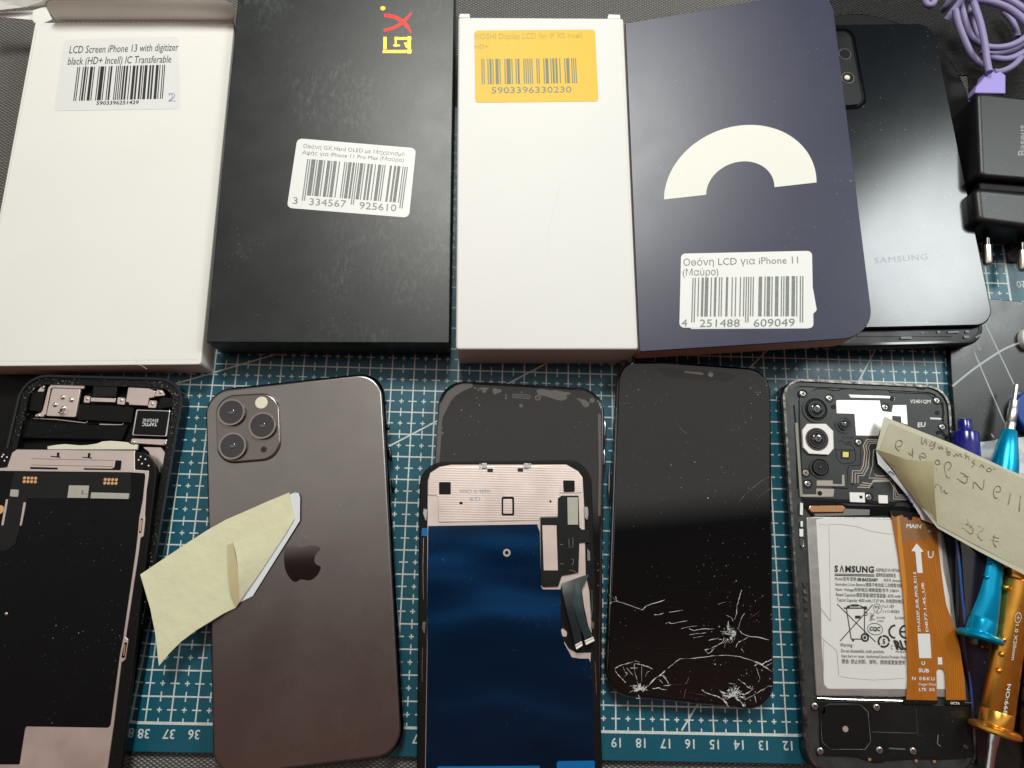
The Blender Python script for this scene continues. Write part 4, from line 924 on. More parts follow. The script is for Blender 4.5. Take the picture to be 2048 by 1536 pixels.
for pts, w in ((((-80, 60), (35, 145), (220, 205), (345, 255)), .03), (((345, 255), (400, 205), (470, 178), (640, 125)), .055), (((-70, 180), (-40, 150), (35, 145), (0, 80)), .05), (((500, 318), (560, 318), (625, 293)), .05), (((690, 285), (870, 258)), .03),
               (((655, 430), (680, 410), (730, 432)), .06), (((730, 432), (840, 408), (930, 392)), .035), (((850, 498), (940, 470), (1050, 458)), .03), (((950, 495), (1010, 520), (1110, 500), (1270, 495)), .04), (((945, 570), (1060, 558), (1170, 545)), .035),
               (((1000, 610), (1130, 590)), .03), (((1200, 642), (1330, 615)), .045), (((1150, 765), (1230, 745), (1320, 705), (1400, 660)), .05), (((1155, 770), (1190, 815), (1225, 795), (1268, 745)), .06),
               (((680, 1000), (760, 930), (830, 878), (1020, 875), (1200, 848), (1320, 836), (1460, 836), (1600, 855), (1770, 905), (1880, 965), (2015, 1045)), .045), (((1800, 915), (1840, 930), (1900, 975), (1960, 1005)), .07), (((1870, 960), (1930, 920), (2010, 885)), .09), (((1930, 975), (2005, 930)), .08), (((1785, 970), (1830, 945)), .07),
               (((1580, 500), (1615, 550), (1710, 592), (1830, 605), (1970, 640)), .05), (((1620, 0), (1595, 80), (1575, 160), (1560, 200), (1555, 300), (1530, 380)), .055), (((1660, 290), (1620, 350), (1595, 420), (1580, 490)), .035),
               (((1580, 660), (1640, 640), (1700, 600)), .07), (((1545, 730), (1560, 690), (1610, 655)), .05), (((1610, 750), (1650, 800)), .05),
               (((0, 1000), (70, 965), (150, 945), (225, 920)), .085), (((245, 940), (330, 955), (420, 980), (480, 1010)), .075), (((0, 1010), (10, 1050), (55, 1100), (95, 1140), (140, 1190)), .05), (((245, 905), (320, 920)), .035), (((190, 1000), (215, 995), (290, 1000)), .06),
               (((350, 1300), (430, 1220), (500, 1140), (580, 1090), (640, 1030)), .12), (((590, 1085), (650, 1140), (690, 1210)), .07), (((610, 1085), (660, 1140)), .05), (((560, 1140), (610, 1195)), .03), (((480, 1260), (560, 1250), (600, 1270), (665, 1278)), .055), (((620, 1225), (715, 1212)), .05), (((340, 970), (340, 1180)), .03), (((245, 940), (250, 1040), (280, 1150)), .035), (((120, 1110), (160, 1070), (130, 1050)), .06), (((100, 980), (130, 1060)), .03), (((150, 1000), (230, 1090)), .035), (((440, 1040), (410, 1050), (385, 1110)), .03),
               (((1110, 1275), (1150, 1310), (1230, 1335), (1300, 1355), (1380, 1400), (1440, 1450)), .07), (((1575, 1140), (1650, 1195), (1700, 1240), (1760, 1265)), .06), (((1770, 1265), (1700, 1310), (1640, 1345)), .06), (((1660, 1400), (1740, 1360), (1800, 1325), (1900, 1265), (1960, 1230), (2010, 1225)), .035), (((1770, 1330), (1790, 1370), (1800, 1440)), .05),
               (((1450, 1190), (1530, 1200), (1525, 1280)), .035), (((1540, 1380), (1620, 1440), (1650, 1490)), .14), (((1450, 1490), (1400, 1430), (1380, 1340), (1335, 1275)), .05), (((1650, 1430), (1665, 1490)), .05), (((1810, 1000), (1850, 1130), (1830, 1180)), .03), (((270, 1385), (320, 1385)), .06), (((300, 1340), (310, 1385)), .04),
               (((1420, 320), (1480, 345), (1510, 400)), .05), (((1320, 180), (1420, 150)), .02)):
    jag(K(*pts), w, 3, .5)
def burst(cx, cy, n, r0, r1, a0, a1, w):
    for _ in range(n):
        a = rng.uniform(a0, a1); r = r0 * rng.random() ** 1.6; l = r1 * (.12 + 1.6 * rng.random() ** 3); b = a + rng.gauss(0, .55)
        p = (cx + math.cos(a) * r, cy - math.sin(a) * r * .8); q = (p[0] + math.cos(b) * l, p[1] - math.sin(b) * l * .8)
        jag(K(p, q), w * rng.uniform(.3, 1.5), 2, .35)
    for _ in range(n // 5):
        a = rng.uniform(a0, a1); r = r0 * .8 * rng.random(); x, y = cx + math.cos(a) * r, cy - math.sin(a) * r * .8; t = rng.uniform(4, 13)
        m.film(PX(K(*[(x + t * math.cos(f + rng.uniform(-.4, .4)) * rng.uniform(.5, 1.3), y + t * math.sin(f) * rng.uniform(.5, 1.2)) for f in (0, 1.6, 3.1, 4.6)]), ZG), ZG, .004)
burst(315, 1265, 80, 80, 60, -.6, 3.6, .075); burst(1490, 1350, 120, 130, 60, -.5, 3.7, .075); burst(1520, 540, 60, 230, 55, 2.2, 4.3, .06); burst(1510, 560, 40, 150, 45, 1.2, 4.6, .05)
m.build('cracks', crack_white, sg)
m = MB()
for pts, w in ((((885, 1385), (895, 1320), (910, 1265)), .06), (((900, 1205), (925, 1180), (945, 1115)), .06), (((700, 1210), (900, 1205)), .02), (((930, 1310), (1060, 1330), (1180, 1355)), .025), (((1710, 365), (1770, 330), (1850, 275)), .03), (((1820, 120), (1880, 90)), .025), (((1830, 412), (1860, 414)), .04)): jag(K(*pts), w, 3, .4)
m.build('cracks', crack_red, sg)
m = MB(); jag(V('g1', (1750, 1250), (1640, 1310), (1500, 1430), (1420, 1520)), .014, 4, .2); jag(V('g1', (1745, 1380), (1680, 1420), (1600, 1490)), .012, 3, .2); jag(V('g1', (820, 738), (860, 790), (915, 835)), .015, 3, .2)
for _ in range(14):
    x, y = rng.uniform(1290, 1700), rng.uniform(400, 1000); jag(V('g1', (x, y), (x + rng.uniform(10, 34), y + rng.uniform(10, 40))), .008, 2, .1)
m.build('scratches', M('fine_scratch', (.35, .35, .35), .5), sg)
for a, b in (((148, 705), (145, 915)), ((138, 995), (134, 1205)), ((98, 1150), (92, 1500))):
    A, B = hit(V('g1', a), .42), hit(V('g1', b), .42); A.x += .20; B.x += .2
    m = MB(); m.tube([A.lerp(B, k / 6) for k in range(7)], [.03, .06, .07, .07, .07, .06, .03], 10); m.build('side_button', alu_dark, G_)
# ------------------------------------------------------------------ H opened phone at the right
ZH = .80
H_ = thing('opened_phone', 'opened phone with bare cameras, white battery and an orange flex cable', 'phone', hit((1750, 1150), 0), 'phones on the mat')
O = rect_at([(1563, 756), (1898, 772), (1957, 1550), (1617, 1547)], ZH, .95, seg=12)
m = MB(); m.frame(O, inset(O, .10), 0, ZH, .7); m.build('side_rail', alu_worn, H_)
m = MB(); m.slab(inset(O, -.02), 0, ZH - .22, ZH - .22, r=.05, rb=.15); m.build('shell', black_gloss, H_)
z0 = ZH - .14
m = MB(); m.slab(inset(O, .09), 0, z0, .2); m.build('midframe', mid_grey, H_)
m = MB(); m.frame(inset(O, .11), inset(O, .30), 0, ZH - .08, .12); m.build('ledge', mid_grey, H_)
za = ZH - .07
up_px = V('h3', (270, 330), (285, 290), (360, 240), (460, 205), (585, 205), (680, 225), (760, 205), (860, 205), (1130, 218), (1230, 222), (1260, 248), (1680, 265), (1720, 300), (1800, 320), (1835, 420), (1840, 560), (1880, 640), (1900, 1400), (1300, 1450), (300, 1400), (290, 900), (272, 500))
chip(H_, 'antenna_cover', plate_grey, up_px, za, .1, .03, .015)
def gap(pts, w=.03, name='seam', z=None):
    m = MB(); m.stroke(V('h3', *pts), w, z or za, .004); return m.build(name, black_matt, H_)
gap([(430, 215), (470, 205), (585, 208), (620, 225), (690, 222), (760, 207), (860, 207), (900, 217), (1130, 217), (1230, 220), (1262, 246), (1680, 262), (1720, 296), (1790, 300)], .045)
gap([(300, 1415), (900, 1440), (1330, 1470)], .12); gap([(210, 380), (240, 700), (245, 1100), (250, 1300)], .05, z=z0 + .03)
chip(H_, 'edge_strip', M('beige_strip', (.26, .25, .21), .5), V('h3', (222, 580), (250, 580), (305, 1390), (275, 1390)), za, .06)
gap([(1835, 350), (1850, 480), (1830, 560)], .10); gap([(1765, 690), (1830, 680), (1890, 750)], .16)
chip(H_, 'vent', black_gloss, V('h3', (1562, 185), (1650, 190), (1650, 212), (1562, 208)), ZH - .05, .05)
sh = chip(H_, 'shield_pad', silver_pad, V('h3', (672, 335), (700, 330), (1148, 335), (1162, 400), (1180, 450), (1280, 465), (1296, 385), (1440, 385), (1455, 600), (1388, 580), (1382, 508), (1286, 502), (1286, 560), (1210, 545), (1130, 722), (890, 718), (872, 480), (678, 474)), za + .012, .02)
chip(H_, 'silver_strip', silver_pad, V('h3', (810, 270), (1250, 285), (1310, 300), (1310, 330), (1250, 310), (830, 300)), za + .012, .02)
cam_glass = M('camera_lens_glass', (.014, .016, .02), .06, spec=.8, coat=1)
cam_rim = M('camera_rim_plastic', (.03, .033, .034), .3)
cam_iris = M('lens_iris', (.16, .17, .18), .2)
def camera_unit(c, R, r, lens_r, h=.10, zo=0.0):
    q = hxy(V('h3', c), za + h + zo); k = 1 / 5.486 / 46.; z = za + zo
    m = MB(); m.frame(circ(q, R * k, 36), circ(q, R * .86 * k, 36), 0, z + h * .5, .12); w = m.build('camera', cam_rim, H_)
    m = MB(); m.slab(circ(q, R * .87 * k, 32), 0, z + .012, .1); m.build('camera_well', black_matt, w)
    m = MB(); m.frame(circ(q, r * k, 32), circ(q, r * .88 * k, 32), 0, z + h, h); m.frame(circ(q, lens_r * 1.12 * k, 32), circ(q, lens_r * k, 32), 0, z + h + .02, h); m.build('lens_barrel', cam_rim, w)
    m = MB(); m.slab(circ(q, r * .9 * k, 32), 0, z + h - .03, h - .04); m.build('barrel_floor', black_gloss, w)
    m = MB(); m.ball((q.x, q.y, z + h - .01), lens_r * k, 24, 10, .22); m.build('lens', cam_glass, w)
    m = MB(); m.frame(circ(q, lens_r * .5 * k, 20), circ(q, lens_r * .36 * k, 20), 0, z + h + lens_r * k * .22, .01); m.build('lens_iris', cam_iris, w)
    return w
camera_unit((455, 430), 150, 92, 66)
oct_ = chip(H_, 'camera_frame', white_pad, V('h3', (355, 590), (560, 590), (640, 670), (645, 860), (590, 930), (375, 918), (312, 850), (302, 660)), za + .12, .16, .02, .02)
camera_unit((468, 755), 125, 100, 62, .08, .12)
camera_unit((765, 598), 92, 60, 36); chip(H_, 'bracket', plate_grey, V('h3', (650, 560), (690, 520), (830, 515), (865, 570), (865, 650), (820, 700), (720, 700), (655, 640)), za + .02, .04, .05)
camera_unit((500, 1070), 112, 76, 14)
gap([(690, 790), (720, 775), (750, 785), (770, 815), (830, 820), (875, 860), (885, 990), (850, 1020), (745, 1030), (700, 1000), (672, 950), (668, 860)], .03); gap([(680, 872), (870, 880)], .03)
chip(H_, 'flash_holder', black_gloss, V('h3', (727, 888), (822, 890), (820, 975), (725, 972)), za + .02, .04)
chip(H_, 'flash', flash_led, V('h3', (745, 897), (808, 900), (806, 957), (744, 955)), za + .035, .04, .01)
gap([(940, 850), (935, 1045), (810, 1050), (798, 1090), (800, 1250)], .03); gap([(620, 1290), (800, 1300)], .06)
m = MB()
for k in range(4):
    d = k * 27
    m.stroke(V('h3', (1150, 768 + d * .6), (1010 + d * .6, 762 + d * .8), (968 + d, 830 + d * .5), (985 + d, 900), (968 + d, 1050 + d * .3), (940 + d * .6, 1105 + d), (850 + d * 1.1, 1105 + d), (845 + d * 1.2, 1245 - d * .1)) if k < 3 else V('h3', (1150, 850), (1080, 880), (1070, 1050), (1030, 1185), (1280, 1190)), .045, za, .004)
for k in range(4):
    d = k * 25
    m.stroke(V('h3', (905 + d, 1285 - d), (1030 + d * .6, 1290 - d * .8), (1075, 1225 - d * .3), (1260 + d, 1220 - d * .4), (1300 + d * .3, 1290), (1300 + d, 1415 - d * .9), (1450, 1420 - d * .9)) if k < 3 else V('h3', (1090, 1115), (1100, 1160), (1280, 1165)), .045, za, .004)
m.build('antenna_traces', trace, H_)
m = MB()
for c in ((1098, 1120), (848, 1250), (1065, 1285)): m.film(circ(hxy(V('h3', c), za), .055, 14), za, .012)
m.build('trace_holes', black_gloss, H_)
chip(H_, 'trace_pad', trace, V('h3', (458, 1212), (632, 1212), (635, 1250), (735, 1255), (738, 1150), (760, 1150), (765, 1272), (458, 1268)), za + .006, .01); chip(H_, 'trace_pad', trace, V('h3', (455, 1300), (650, 1305), (640, 1390), (300, 1390), (300, 1365), (455, 1365)), za + .006, .01)
p1 = chip(H_, 'white_pad', white_pad, V('h3', (820, 1342), (985, 1345), (990, 1455), (825, 1448)), za + .06, .06, .02, .01); chip(H_, 'white_pad', white_pad, V('h3', (1135, 1372), (1238, 1375), (1240, 1465), (1140, 1462)), za + .06, .06, .03, .01)
m = MB(); m.film(circ(hxy(V('h3', (935, 1395)), za), .07, 16), za + .06, .004); m.build('pad_hole', black_gloss, p1)
for c, mm in (((310, 260), None), ((598, 308), None), ((1210, 408), None), ((1780, 335), None), ((1838, 625), None), ((920, 792), None), ((360, 1250), None), ((1030, 1395), None), ((340, 1128), trace)):
    q = hxy(V('h3', c), za)
    m = MB(); m.frame(circ(q, .20, 24), circ(q, .145, 24), 0, za + .02, .05); m.build('screw_boss', black_plastic, H_); screw(H_, V('h3', c), za + .05, .135, mm, ang=rng.uniform(0, 1.5))
for c in ((640, 402), (1282, 312), (1780, 470), (490, 1352)):
    m = MB(); m.film(circ(hxy(V('h3', c), za), .10, 18), za + .01, .012); m.build('peg_hole', black_gloss, H_)
m = MB(); write(m, 'V2401QM', *V('h3', (1480, 362), (1706, 364), (1482, 326)), za, .006, .02); write(m, 'EU', *V('h3', (1564, 626), (1650, 622), (1566, 578)), za, .006, .03); m.stroke(V('h3', (1702, 530), (1825, 536)), .08, za, .006)
m.build('lettering', ink_white, H_)
m = MB(); write(m, 'J52-SUBS', *V('h3', (730, 755), (860, 758), (735, 728)), za, .006); write(m, '1WH1', *V('h3', (780, 808), (842, 810), (782, 778)), za, .006); m.build('moulded_lettering', black_gloss, H_)
# left-hand spring strip
for q in (((168, 30), (198, 35), (195, 165), (165, 160)), ((172, 232), (196, 232), (194, 295), (172, 290)), ((160, 318), (200, 318), (200, 400), (160, 400))): chip(H_, 'spring_contact', white_pad, V('h4', *q), za + .04, .05, .01)
m = MB(); m.tube([hit(p, za + .03) for p in V('h4', (175, 415), (172, 480), (190, 525), (205, 510), (200, 440))], .03, 6); m.build('spring_contact', steel, H_)
for y in (930, 1010, 1090, 1190, 1270): chip(H_, 'glue_residue', alu_worn, V('h4', (200 + rng.randint(-8, 8), y - 26), (235, y - 30), (255, y + 20), (215, y + 30)), z0 + .07, .05, .04)
chip(H_, 'copper_coil', copper_coil, V('h4', (275, 60), (640, 58), (668, 90), (640, 138), (290, 140), (258, 100)), za, .1, .05, .04)
chip(H_, 'foil_strip', black_gloss, V('h4', (200, 20), (560, 20), (700, 60), (1300, 70), (1450, 100), (1440, 160), (300, 185), (200, 60)), za - .02, .05)
chip(H_, 'foil_window', M('clear_grey_foil', (.18, .185, .18), .3), V('h4', (650, 95), (930, 105), (925, 165), (330, 175), (320, 150), (640, 145)), za - .01, .02)
# battery
zb2 = ZH - .04
m = MB(); m.slab(PX(V('h4', (235, 190), (330, 180), (1180, 190), (1700, 290)) + V('r7', (800, 290), (880, 800), (950, 1400)) + V('r8', (330, 780), (240, 790)) + V('h5', (1760, 765), (345, 745)), zb2, r=.06), 0, zb2, .3, r=.05); bat = m.build('battery', battery_foil, H_)
bz = zb2
m = MB(); m.film(PX(V('h4', (340, 215), (430, 195), (1190, 215)) + V('r7', (760, 260), (790, 700), (860, 1000)) + V('r8', (330, 600)) + V('h5', (1750, 670), (470, 665), (430, 620), (400, 130)) + V('h4', (395, 1180)), bz, r=.04), bz, .004, .003); lab = m.build('wrapper', battery_white, bat)
m = MB()
for pts, w in ((V('h4', (480, 265), (620, 268), (800, 295), (950, 345), (1180, 378)), .02), (V('h4', (375, 265), (482, 275), (490, 700), (500, 1330)), .018), (V('h4', (390, 1185), (495, 1325)), .035), (V('h5', (360, 65), (440, 140), (570, 250), (590, 520)), .025), (V('h5', (600, 530), (760, 555), (960, 570), (1320, 552)), .015), (V('h5', (470, 665), (900, 690), (1200, 668)), .02), (V('h5', (425, 130), (420, 640), (470, 690)), .02)): m.stroke(pts, w, bz, .012)
m.build('wrinkles', M('wrapper_crease', (.40, .39, .37), .4), lab)
bh = .016
m = MB()
write(m, 'S', *V('s1', (296, 238), (372, 241), (296, 116)), bz, bh, .045); write(m, 'Λ', *V('s1', (402, 240), (490, 243), (402, 122)), bz, bh, .04); write(m, 'MSUNG', *V('s1', (515, 243), (1106, 256), (517, 124)), bz, bh, .045, 1.12)
m.stroke(V('s1', (300, 285), (1115, 302)), .03, bz, bh); m.stroke(V('s1', (300, 313), (1115, 330)), .035, bz, bh)
write(m, 'EB-BA525ABY', *V('s1', (768, 428), (1192, 440), (770, 366)), bz, bh, .03)
for t, q in (('ASSEMBLED IN VIETNAM', ((1135, 232), (1650, 248), (1140, 168))), ('越南制造/越南製造', ((1145, 335), (1550, 350), (1147, 275))), ('Model/型号/型號:', ((305, 412), (752, 425), (305, 352))), ('제조자 :Samsung', ((1300, 440), (1680, 450), (1302, 388))),
             ('Secondary Li-ion Battery/锂离子电池组/二次鋰電池組', ((312, 522), (1680, 555), (312, 462))), ('Nom. Voltage/标称电压/標稱電壓/정격: 3.86V=', ((320, 630), (1620, 660), (320, 570))), ('Rated Capacity/額定容量/額定電容量: 4370 mAh', ((328, 735), (1650, 775), (330, 672))),
             ('Typical Capacity: 4500 mAh,17.37 Wh, 充电限制电压', ((345, 845), (1720, 885), (345, 782))), ('サムスン電子', ((1275, 972), (1520, 978), (1275, 920))), ('ジャパン株式会社', ((1280, 1078), (1630, 1085), (1280, 1025)))):
    write(m, t, *V('s1', *q), bz, bh)
for t, q in (('PS', ((1122, 175), (1222, 180), (1124, 120))), ('E', ((1158, 240), (1190, 242), (1158, 200))), ('ZU10196', ((1155, 378), (1330, 380), (1155, 340))), ('-21018', ((1165, 445), (1295, 447), (1165, 408))), ('Li-ion', ((1540, 385), (1740, 392), (1542, 318))), ('Warning :', ((410, 950), (690, 955), (412, 880))),
             ('Do not disassemble, crush, puncture,', ((430, 1068), (1310, 1085), (432, 1000))), ('heat, burn or reuse.  Authorized Service Provider Only', ((440, 1170), (1760, 1200), (442, 1110))), ('警告: 禁止拆卸、穿刺、燃烧或重复使用', ((445, 1290), (1740, 1315), (447, 1222))), ('C', ((1445, 1005), (1490, 1008), (1447, 925))), ('MH2590', ((1548, 1075), (1790, 1085), (1550, 1035)))):
    write(m, t, *V('s2', *q), bz, bh)
write(m, 'CQC', *V('s2', (1010, 620), (1232, 628), (1012, 545)), bz, bh, .03); write(m, '5', *V('s2', (1278, 892), (1335, 895), (1280, 795)), bz, bh, .02); write(m, 'RU', *V('s2', (1560, 1005), (1820, 1015), (1500, 830)), bz, bh, .05)
m.build('lettering', ink, lab)
m = MB(); S2 = lambda *p: V('s2', *p); w = .034
m.stroke(S2((350, 82), (1140, 858)), w, bz, bh); m.stroke(S2((415, 838), (1080, 95)), w, bz, bh); m.stroke(S2((485, 165), (950, 165)), .05, bz, bh); m.stroke(S2((540, 170), (640, 800)), .04, bz, bh); m.stroke(S2((910, 170), (912, 700)), .035, bz, bh)
m.stroke(S2((640, 800), (850, 800)), .035, bz, bh); m.stroke(spline(S2((550, 150), (600, 118), (700, 108), (820, 118), (905, 160)), 5), .04, bz, bh); m.stroke(S2((640, 95), (785, 95), (785, 125), (640, 125)), .025, bz, bh, True)
m.stroke(S2((720, 348), (830, 348)), .11, bz, bh); m.stroke(S2((920, 250), (962, 255), (965, 310), (905, 312)), .035, bz, bh); m.film(circ(hxy(S2((925, 162)), bz), .075, 14), bz, bh); m.film(circ(hxy(S2((578, 140)), bz), .06, 14), bz, bh); m.film(PX(S2((650, 800), (695, 802), (692, 845), (655, 843)), bz), bz, bh)
def oring(c, R, r, ry=None, n=32):
    q = hxy(S2(c), bz); m.k += 1; hh = bz + bh + .0007 * m.k; ry = ry or R
    a = circ(q, R, n, ry); b = circ(q, R - r, n, ry - r); m.add([(p.x, p.y, hh) for p in a + b], [[i, (i + 1) % n, n + (i + 1) % n, n + i] for i in range(n)])
oring((915, 765), .17, .065); m.film(circ(hxy(S2((912, 765)), bz), .06, 14), bz, bh); oring((1123, 592), .325, .018, .235); oring((1172, 172), .18, .014, .19)
for a0, a1 in ((.3, 2.2), (2.45, 4.3), (4.5, 6.35)):
    m.stroke([(1305 + 108 * math.cos(a0 + (a1 - a0) * k / 12), 845 + 112 * math.sin(a0 + (a1 - a0) * k / 12)) for k in range(13)] and [V('s2', (1305 + 108 * math.cos(a0 + (a1 - a0) * k / 12), 845 + 112 * math.sin(a0 + (a1 - a0) * k / 12))) for k in range(13)], .07, bz, bh)
for cx, sg_ in ((1540, 1), (1760, 1)): m.stroke([V('s2', (cx - 125 * math.sin(math.pi * k / 14) , 645 - 128 * math.cos(math.pi * k / 14))) for k in range(15)], .07, bz, bh)
m.stroke(S2((1650, 645), (1760, 648)), .06, bz, bh)
m.stroke(S2((1010, 270), (1050, 275), (1020, 435)), .02, bz, bh); m.stroke(S2((1100, 265), (1040, 350), (1065, 430)), .02, bz, bh); m.stroke(S2((1110, 310), (1070, 330), (1065, 380), (1125, 400)), .02, bz, bh)
m.build('safety_marks', ink, lab)
# orange flex
zf2 = ZH + .03
fl_px = V('h4', (1160, 120), (1210, 112), (1480, 150), (1500, 235), (1635, 290), (1665, 330), (1690, 580), (1745, 1000), (1770, 1150), (1880, 1450)) + V('r8', (400, 250), (445, 560), (462, 790)) + V('h5', (1770, 790), (1770, 800), (1755, 500), (1740, 455), (1700, 440), (1662, 465), (1668, 795), (1330, 785), (1345, 560), (1330, 100)) + V('h4', (1290, 1000), (1245, 620), (1190, 300))
m = MB(); m.slab(PX(fl_px, zf2), 0, zf2, .02); fx = m.build('flex_cable', flex_orange, H_)
m = MB(); m.film(PX(V('h4', (1225, 120), (1250, 118), (1285, 480), (1330, 900), (1345, 1500), (1330, 1500), (1290, 950), (1240, 480)), zf2), zf2, .003)
for k in range(6): m.stroke(V('h4', (1545 + 16 * k, 420), (1570 + 18 * k, 800), (1610 + 20 * k, 1150), (1680 + 28 * k, 1450)) + V('r8', (280 + 24 * k, 380), (290 + 26 * k, 760)), .016, zf2, .003)
m.build('copper_traces', flex_light, fx)
m = MB()
for k in range(5): m.stroke(V('h4', (1300 + 22 * k, 330), (1345 + 22 * k, 700), (1385 + 24 * k, 1100), (1400 + 26 * k, 1500)) + V('h5', (1395 + 26 * k, 500), (1400 + 26 * k, 780)), .014, zf2, .005)
for k in range(5): m.stroke(V('h4', (1552 + 16 * k, 420), (1578 + 18 * k, 800), (1620 + 20 * k, 1150)), .010, zf2, .005)
m.build('dark_traces', flex_dark, fx)
m = MB(); m.film(PX(V('h4', (1180, 150), (1500, 235), (1635, 290), (1665, 330), (1672, 420), (1560, 430), (1250, 470)), zf2), zf2, .002); m.build('stiffener', M('flex_brown_patch', (.27, .125, .045), .4, bump=.1, bscale=300), fx)
m = MB(); m.film(PX(V('h4', (1160, 112), (1230, 112), (1480, 150), (1490, 200), (1400, 180), (1390, 222), (1350, 215), (1340, 190), (1300, 185), (1290, 160), (1200, 185), (1172, 165)), zf2), zf2, .0125); m.build('dark_tape', black_matt, fx)
m = MB()
write(m, 'MAIN', *V('h4', (1330, 305), (1492, 312), (1335, 262)), zf2, .008, .025); write(m, '78', *V('h4', (1565, 352), (1605, 356), (1567, 330)), zf2, .008, .02)
m.film(PX(V('h4', (1442, 475), (1520, 565), (1490, 570), (1510, 800), (1450, 800), (1428, 565), (1385, 560)), zf2), zf2, .008)
m.stroke(V('h4', (1572, 560), (1572, 600), (1582, 630), (1605, 632), (1622, 615), (1625, 560)), .05, zf2, .008)
m.film(PX(V('h5', (1452, 62), (1588, 62), (1605, 330), (1472, 330)), zf2), zf2, .008)
write(m, 'U', *V('h5', (1498, 405), (1535, 405), (1498, 368)), zf2, .008, .03); write(m, 'SUB', *V('h5', (1465, 485), (1580, 488), (1466, 445)), zf2, .008, .03); write(m, 'N 0BKU', *V('h5', (1392, 570), (1640, 575), (1393, 535)), zf2, .008, .02, 1.3)
write(m, 'Finger Print', *V('h5', (1468, 630), (1655, 632), (1468, 602)), zf2, .008, .01); write(m, 'LTE  5G', *V('h5', (1470, 690), (1640, 692), (1470, 658)), zf2, .008, .02)
write(m, 'SM-A525F_SUB_FPCB_R11.5', *V('h4', (1488, 1445), (1435, 790), (1458, 1445)), zf2, .008, .02); write(m, 'DB77.1.4S_UB', *V('h4', (1572, 1445), (1520, 905), (1545, 1445)), zf2, .008, .02)
m.film(PX(V('h5', (1672, 322), (1720, 320), (1725, 400), (1675, 400)), zf2), zf2, .008); m.build('white_print', ink_white, fx)
# lower board
zl = ZH - .06
lower = chip(H_, 'lower_board', black_plastic, V('h5', (340, 800), (1300, 815), (1300, 845), (1750, 845)) + V('r8', (525, 850), (560, 1420)) + V('h5', (1750, 1440), (1380, 1440), (1100, 1455), (1080, 1475), (980, 1475), (780, 1410), (430, 1400), (390, 1300), (385, 950)), zl, .12, .03, .015)
chip(H_, 'black_tape', black_matt, V('h5', (1305, 785), (1670, 795), (1670, 838), (1305, 835)), zf2 + .005, .02); chip(H_, 'black_tape', black_matt, V('r8', (240, 790), (445, 790), (525, 820), (520, 850), (240, 840)), zf2 + .005, .02)
m = MB(); write(m, 'OCTA', *V('r8', (288, 835), (392, 840), (290, 810)), zf2 + .005, .006, .03); m.build('lettering', ink_white, H_)
m = MB(); m.tube([hit(p, zl + .02) for p in V('h5', (350, 770), (600, 782), (1300, 800))], .035, 8); m.build('bright_lip', steel, H_)
m = MB(); m.slab(PX(V('h5', (435, 860), (480, 835), (820, 835), (910, 920), (918, 1000), (940, 1245), (880, 1330), (500, 1330), (410, 1250), (390, 940), (432, 930)), zl + .05, r=.03), 0, zl + .05, .08, r=.03); sp_ = m.build('loudspeaker', black_matt, H_)
m = MB(); m.stroke(V('h5', (435, 860), (480, 835), (820, 835), (910, 920), (918, 1000), (940, 1245), (880, 1330), (500, 1330), (410, 1250), (390, 940), (432, 930)), [.012, .03, .012, .04, .012, .015, .04, .015, .045, .012, .01], zl + .02, .012, True); m.build('speaker_edge', M('speaker_seal_edge', (.15, .15, .15), .5, var=.8, vscale=600), sp_)
m = MB(); m.film(circ(hxy(V('h5', (663, 1108)), zl + .05), .115, 20), zl + .05, .006); m.build('pink_dot', nickel_pink, sp_)
for c in ((330, 862), (1008, 875), (390, 1355), (1040, 1345), (1410, 1355)): screw(H_, V('h5', c), zl + .06, .14, ang=rng.uniform(0, 1.5))
screw(H_, V('r8', (462, 1305)), zl + .03, .11, alu_worn)
m = MB(); m.stroke(V('h5', (955, 1140), (1200, 1148), (1455, 1155), (1440, 880)), [.012, .02, .012, .006], zl, .004); m.stroke(V('h5', (1140, 1320), (1320, 1330)), .05, zl, .004); m.stroke(V('h5', (1680, 1170), (1672, 1270), (1710, 1298)), .05, zl, .004); m.stroke(V('r8', (445, 815), (525, 822)), .04, zl + .12, .004); m.build('worn_edges', M('scuffed_edge', (.11, .115, .115), .5), lower)
for c in ((930, 1440), (1440, 1455), (1640, 1462)): chip(H_, 'gold_contact', copper_gold, V('h5', (c[0] - 18, c[1] - 12), (c[0] + 18, c[1] - 10), (c[0] + 12, c[1] + 20), (c[0] - 14, c[1] + 18)), zl + .01, .03, .02)

# ------------------------------------------------------------------ buff note with handwriting over the right phone
I_ = thing('sticky_note', 'buff note with pencil handwriting stuck across the opened phone and tools', 'note', hit((1900, 980), 1.2), 'notes on the phones')
T = [(1768, 833), (1840, 862), (1904, 887), (1960, 913), (2010, 936), (2070, 962)]
Bm = V('n7', (10, 335), (200, 560), (420, 860), (600, 1085), (1000, 1310), (1560, 1600))
zt_ = [1.15, 1.5, 1.85, 2.1, 2.2, 2.25]; zb_ = [1.12, 1.05, 1.1, 1.5, 1.95, 2.2]
rows = []
for k in range(9):
    t = k / 8
    rows.append([hit((T[i][0] + (Bm[i][0] - T[i][0]) * t, T[i][1] + (Bm[i][1] - T[i][1]) * t), zt_[i] + (zb_[i] - zt_[i]) * t + .06 * math.sin(math.pi * t)) for i in range(6)])
m = MB(); m.grid(rows, thick=.012); m.build('note_sheet', note_pale, I_)
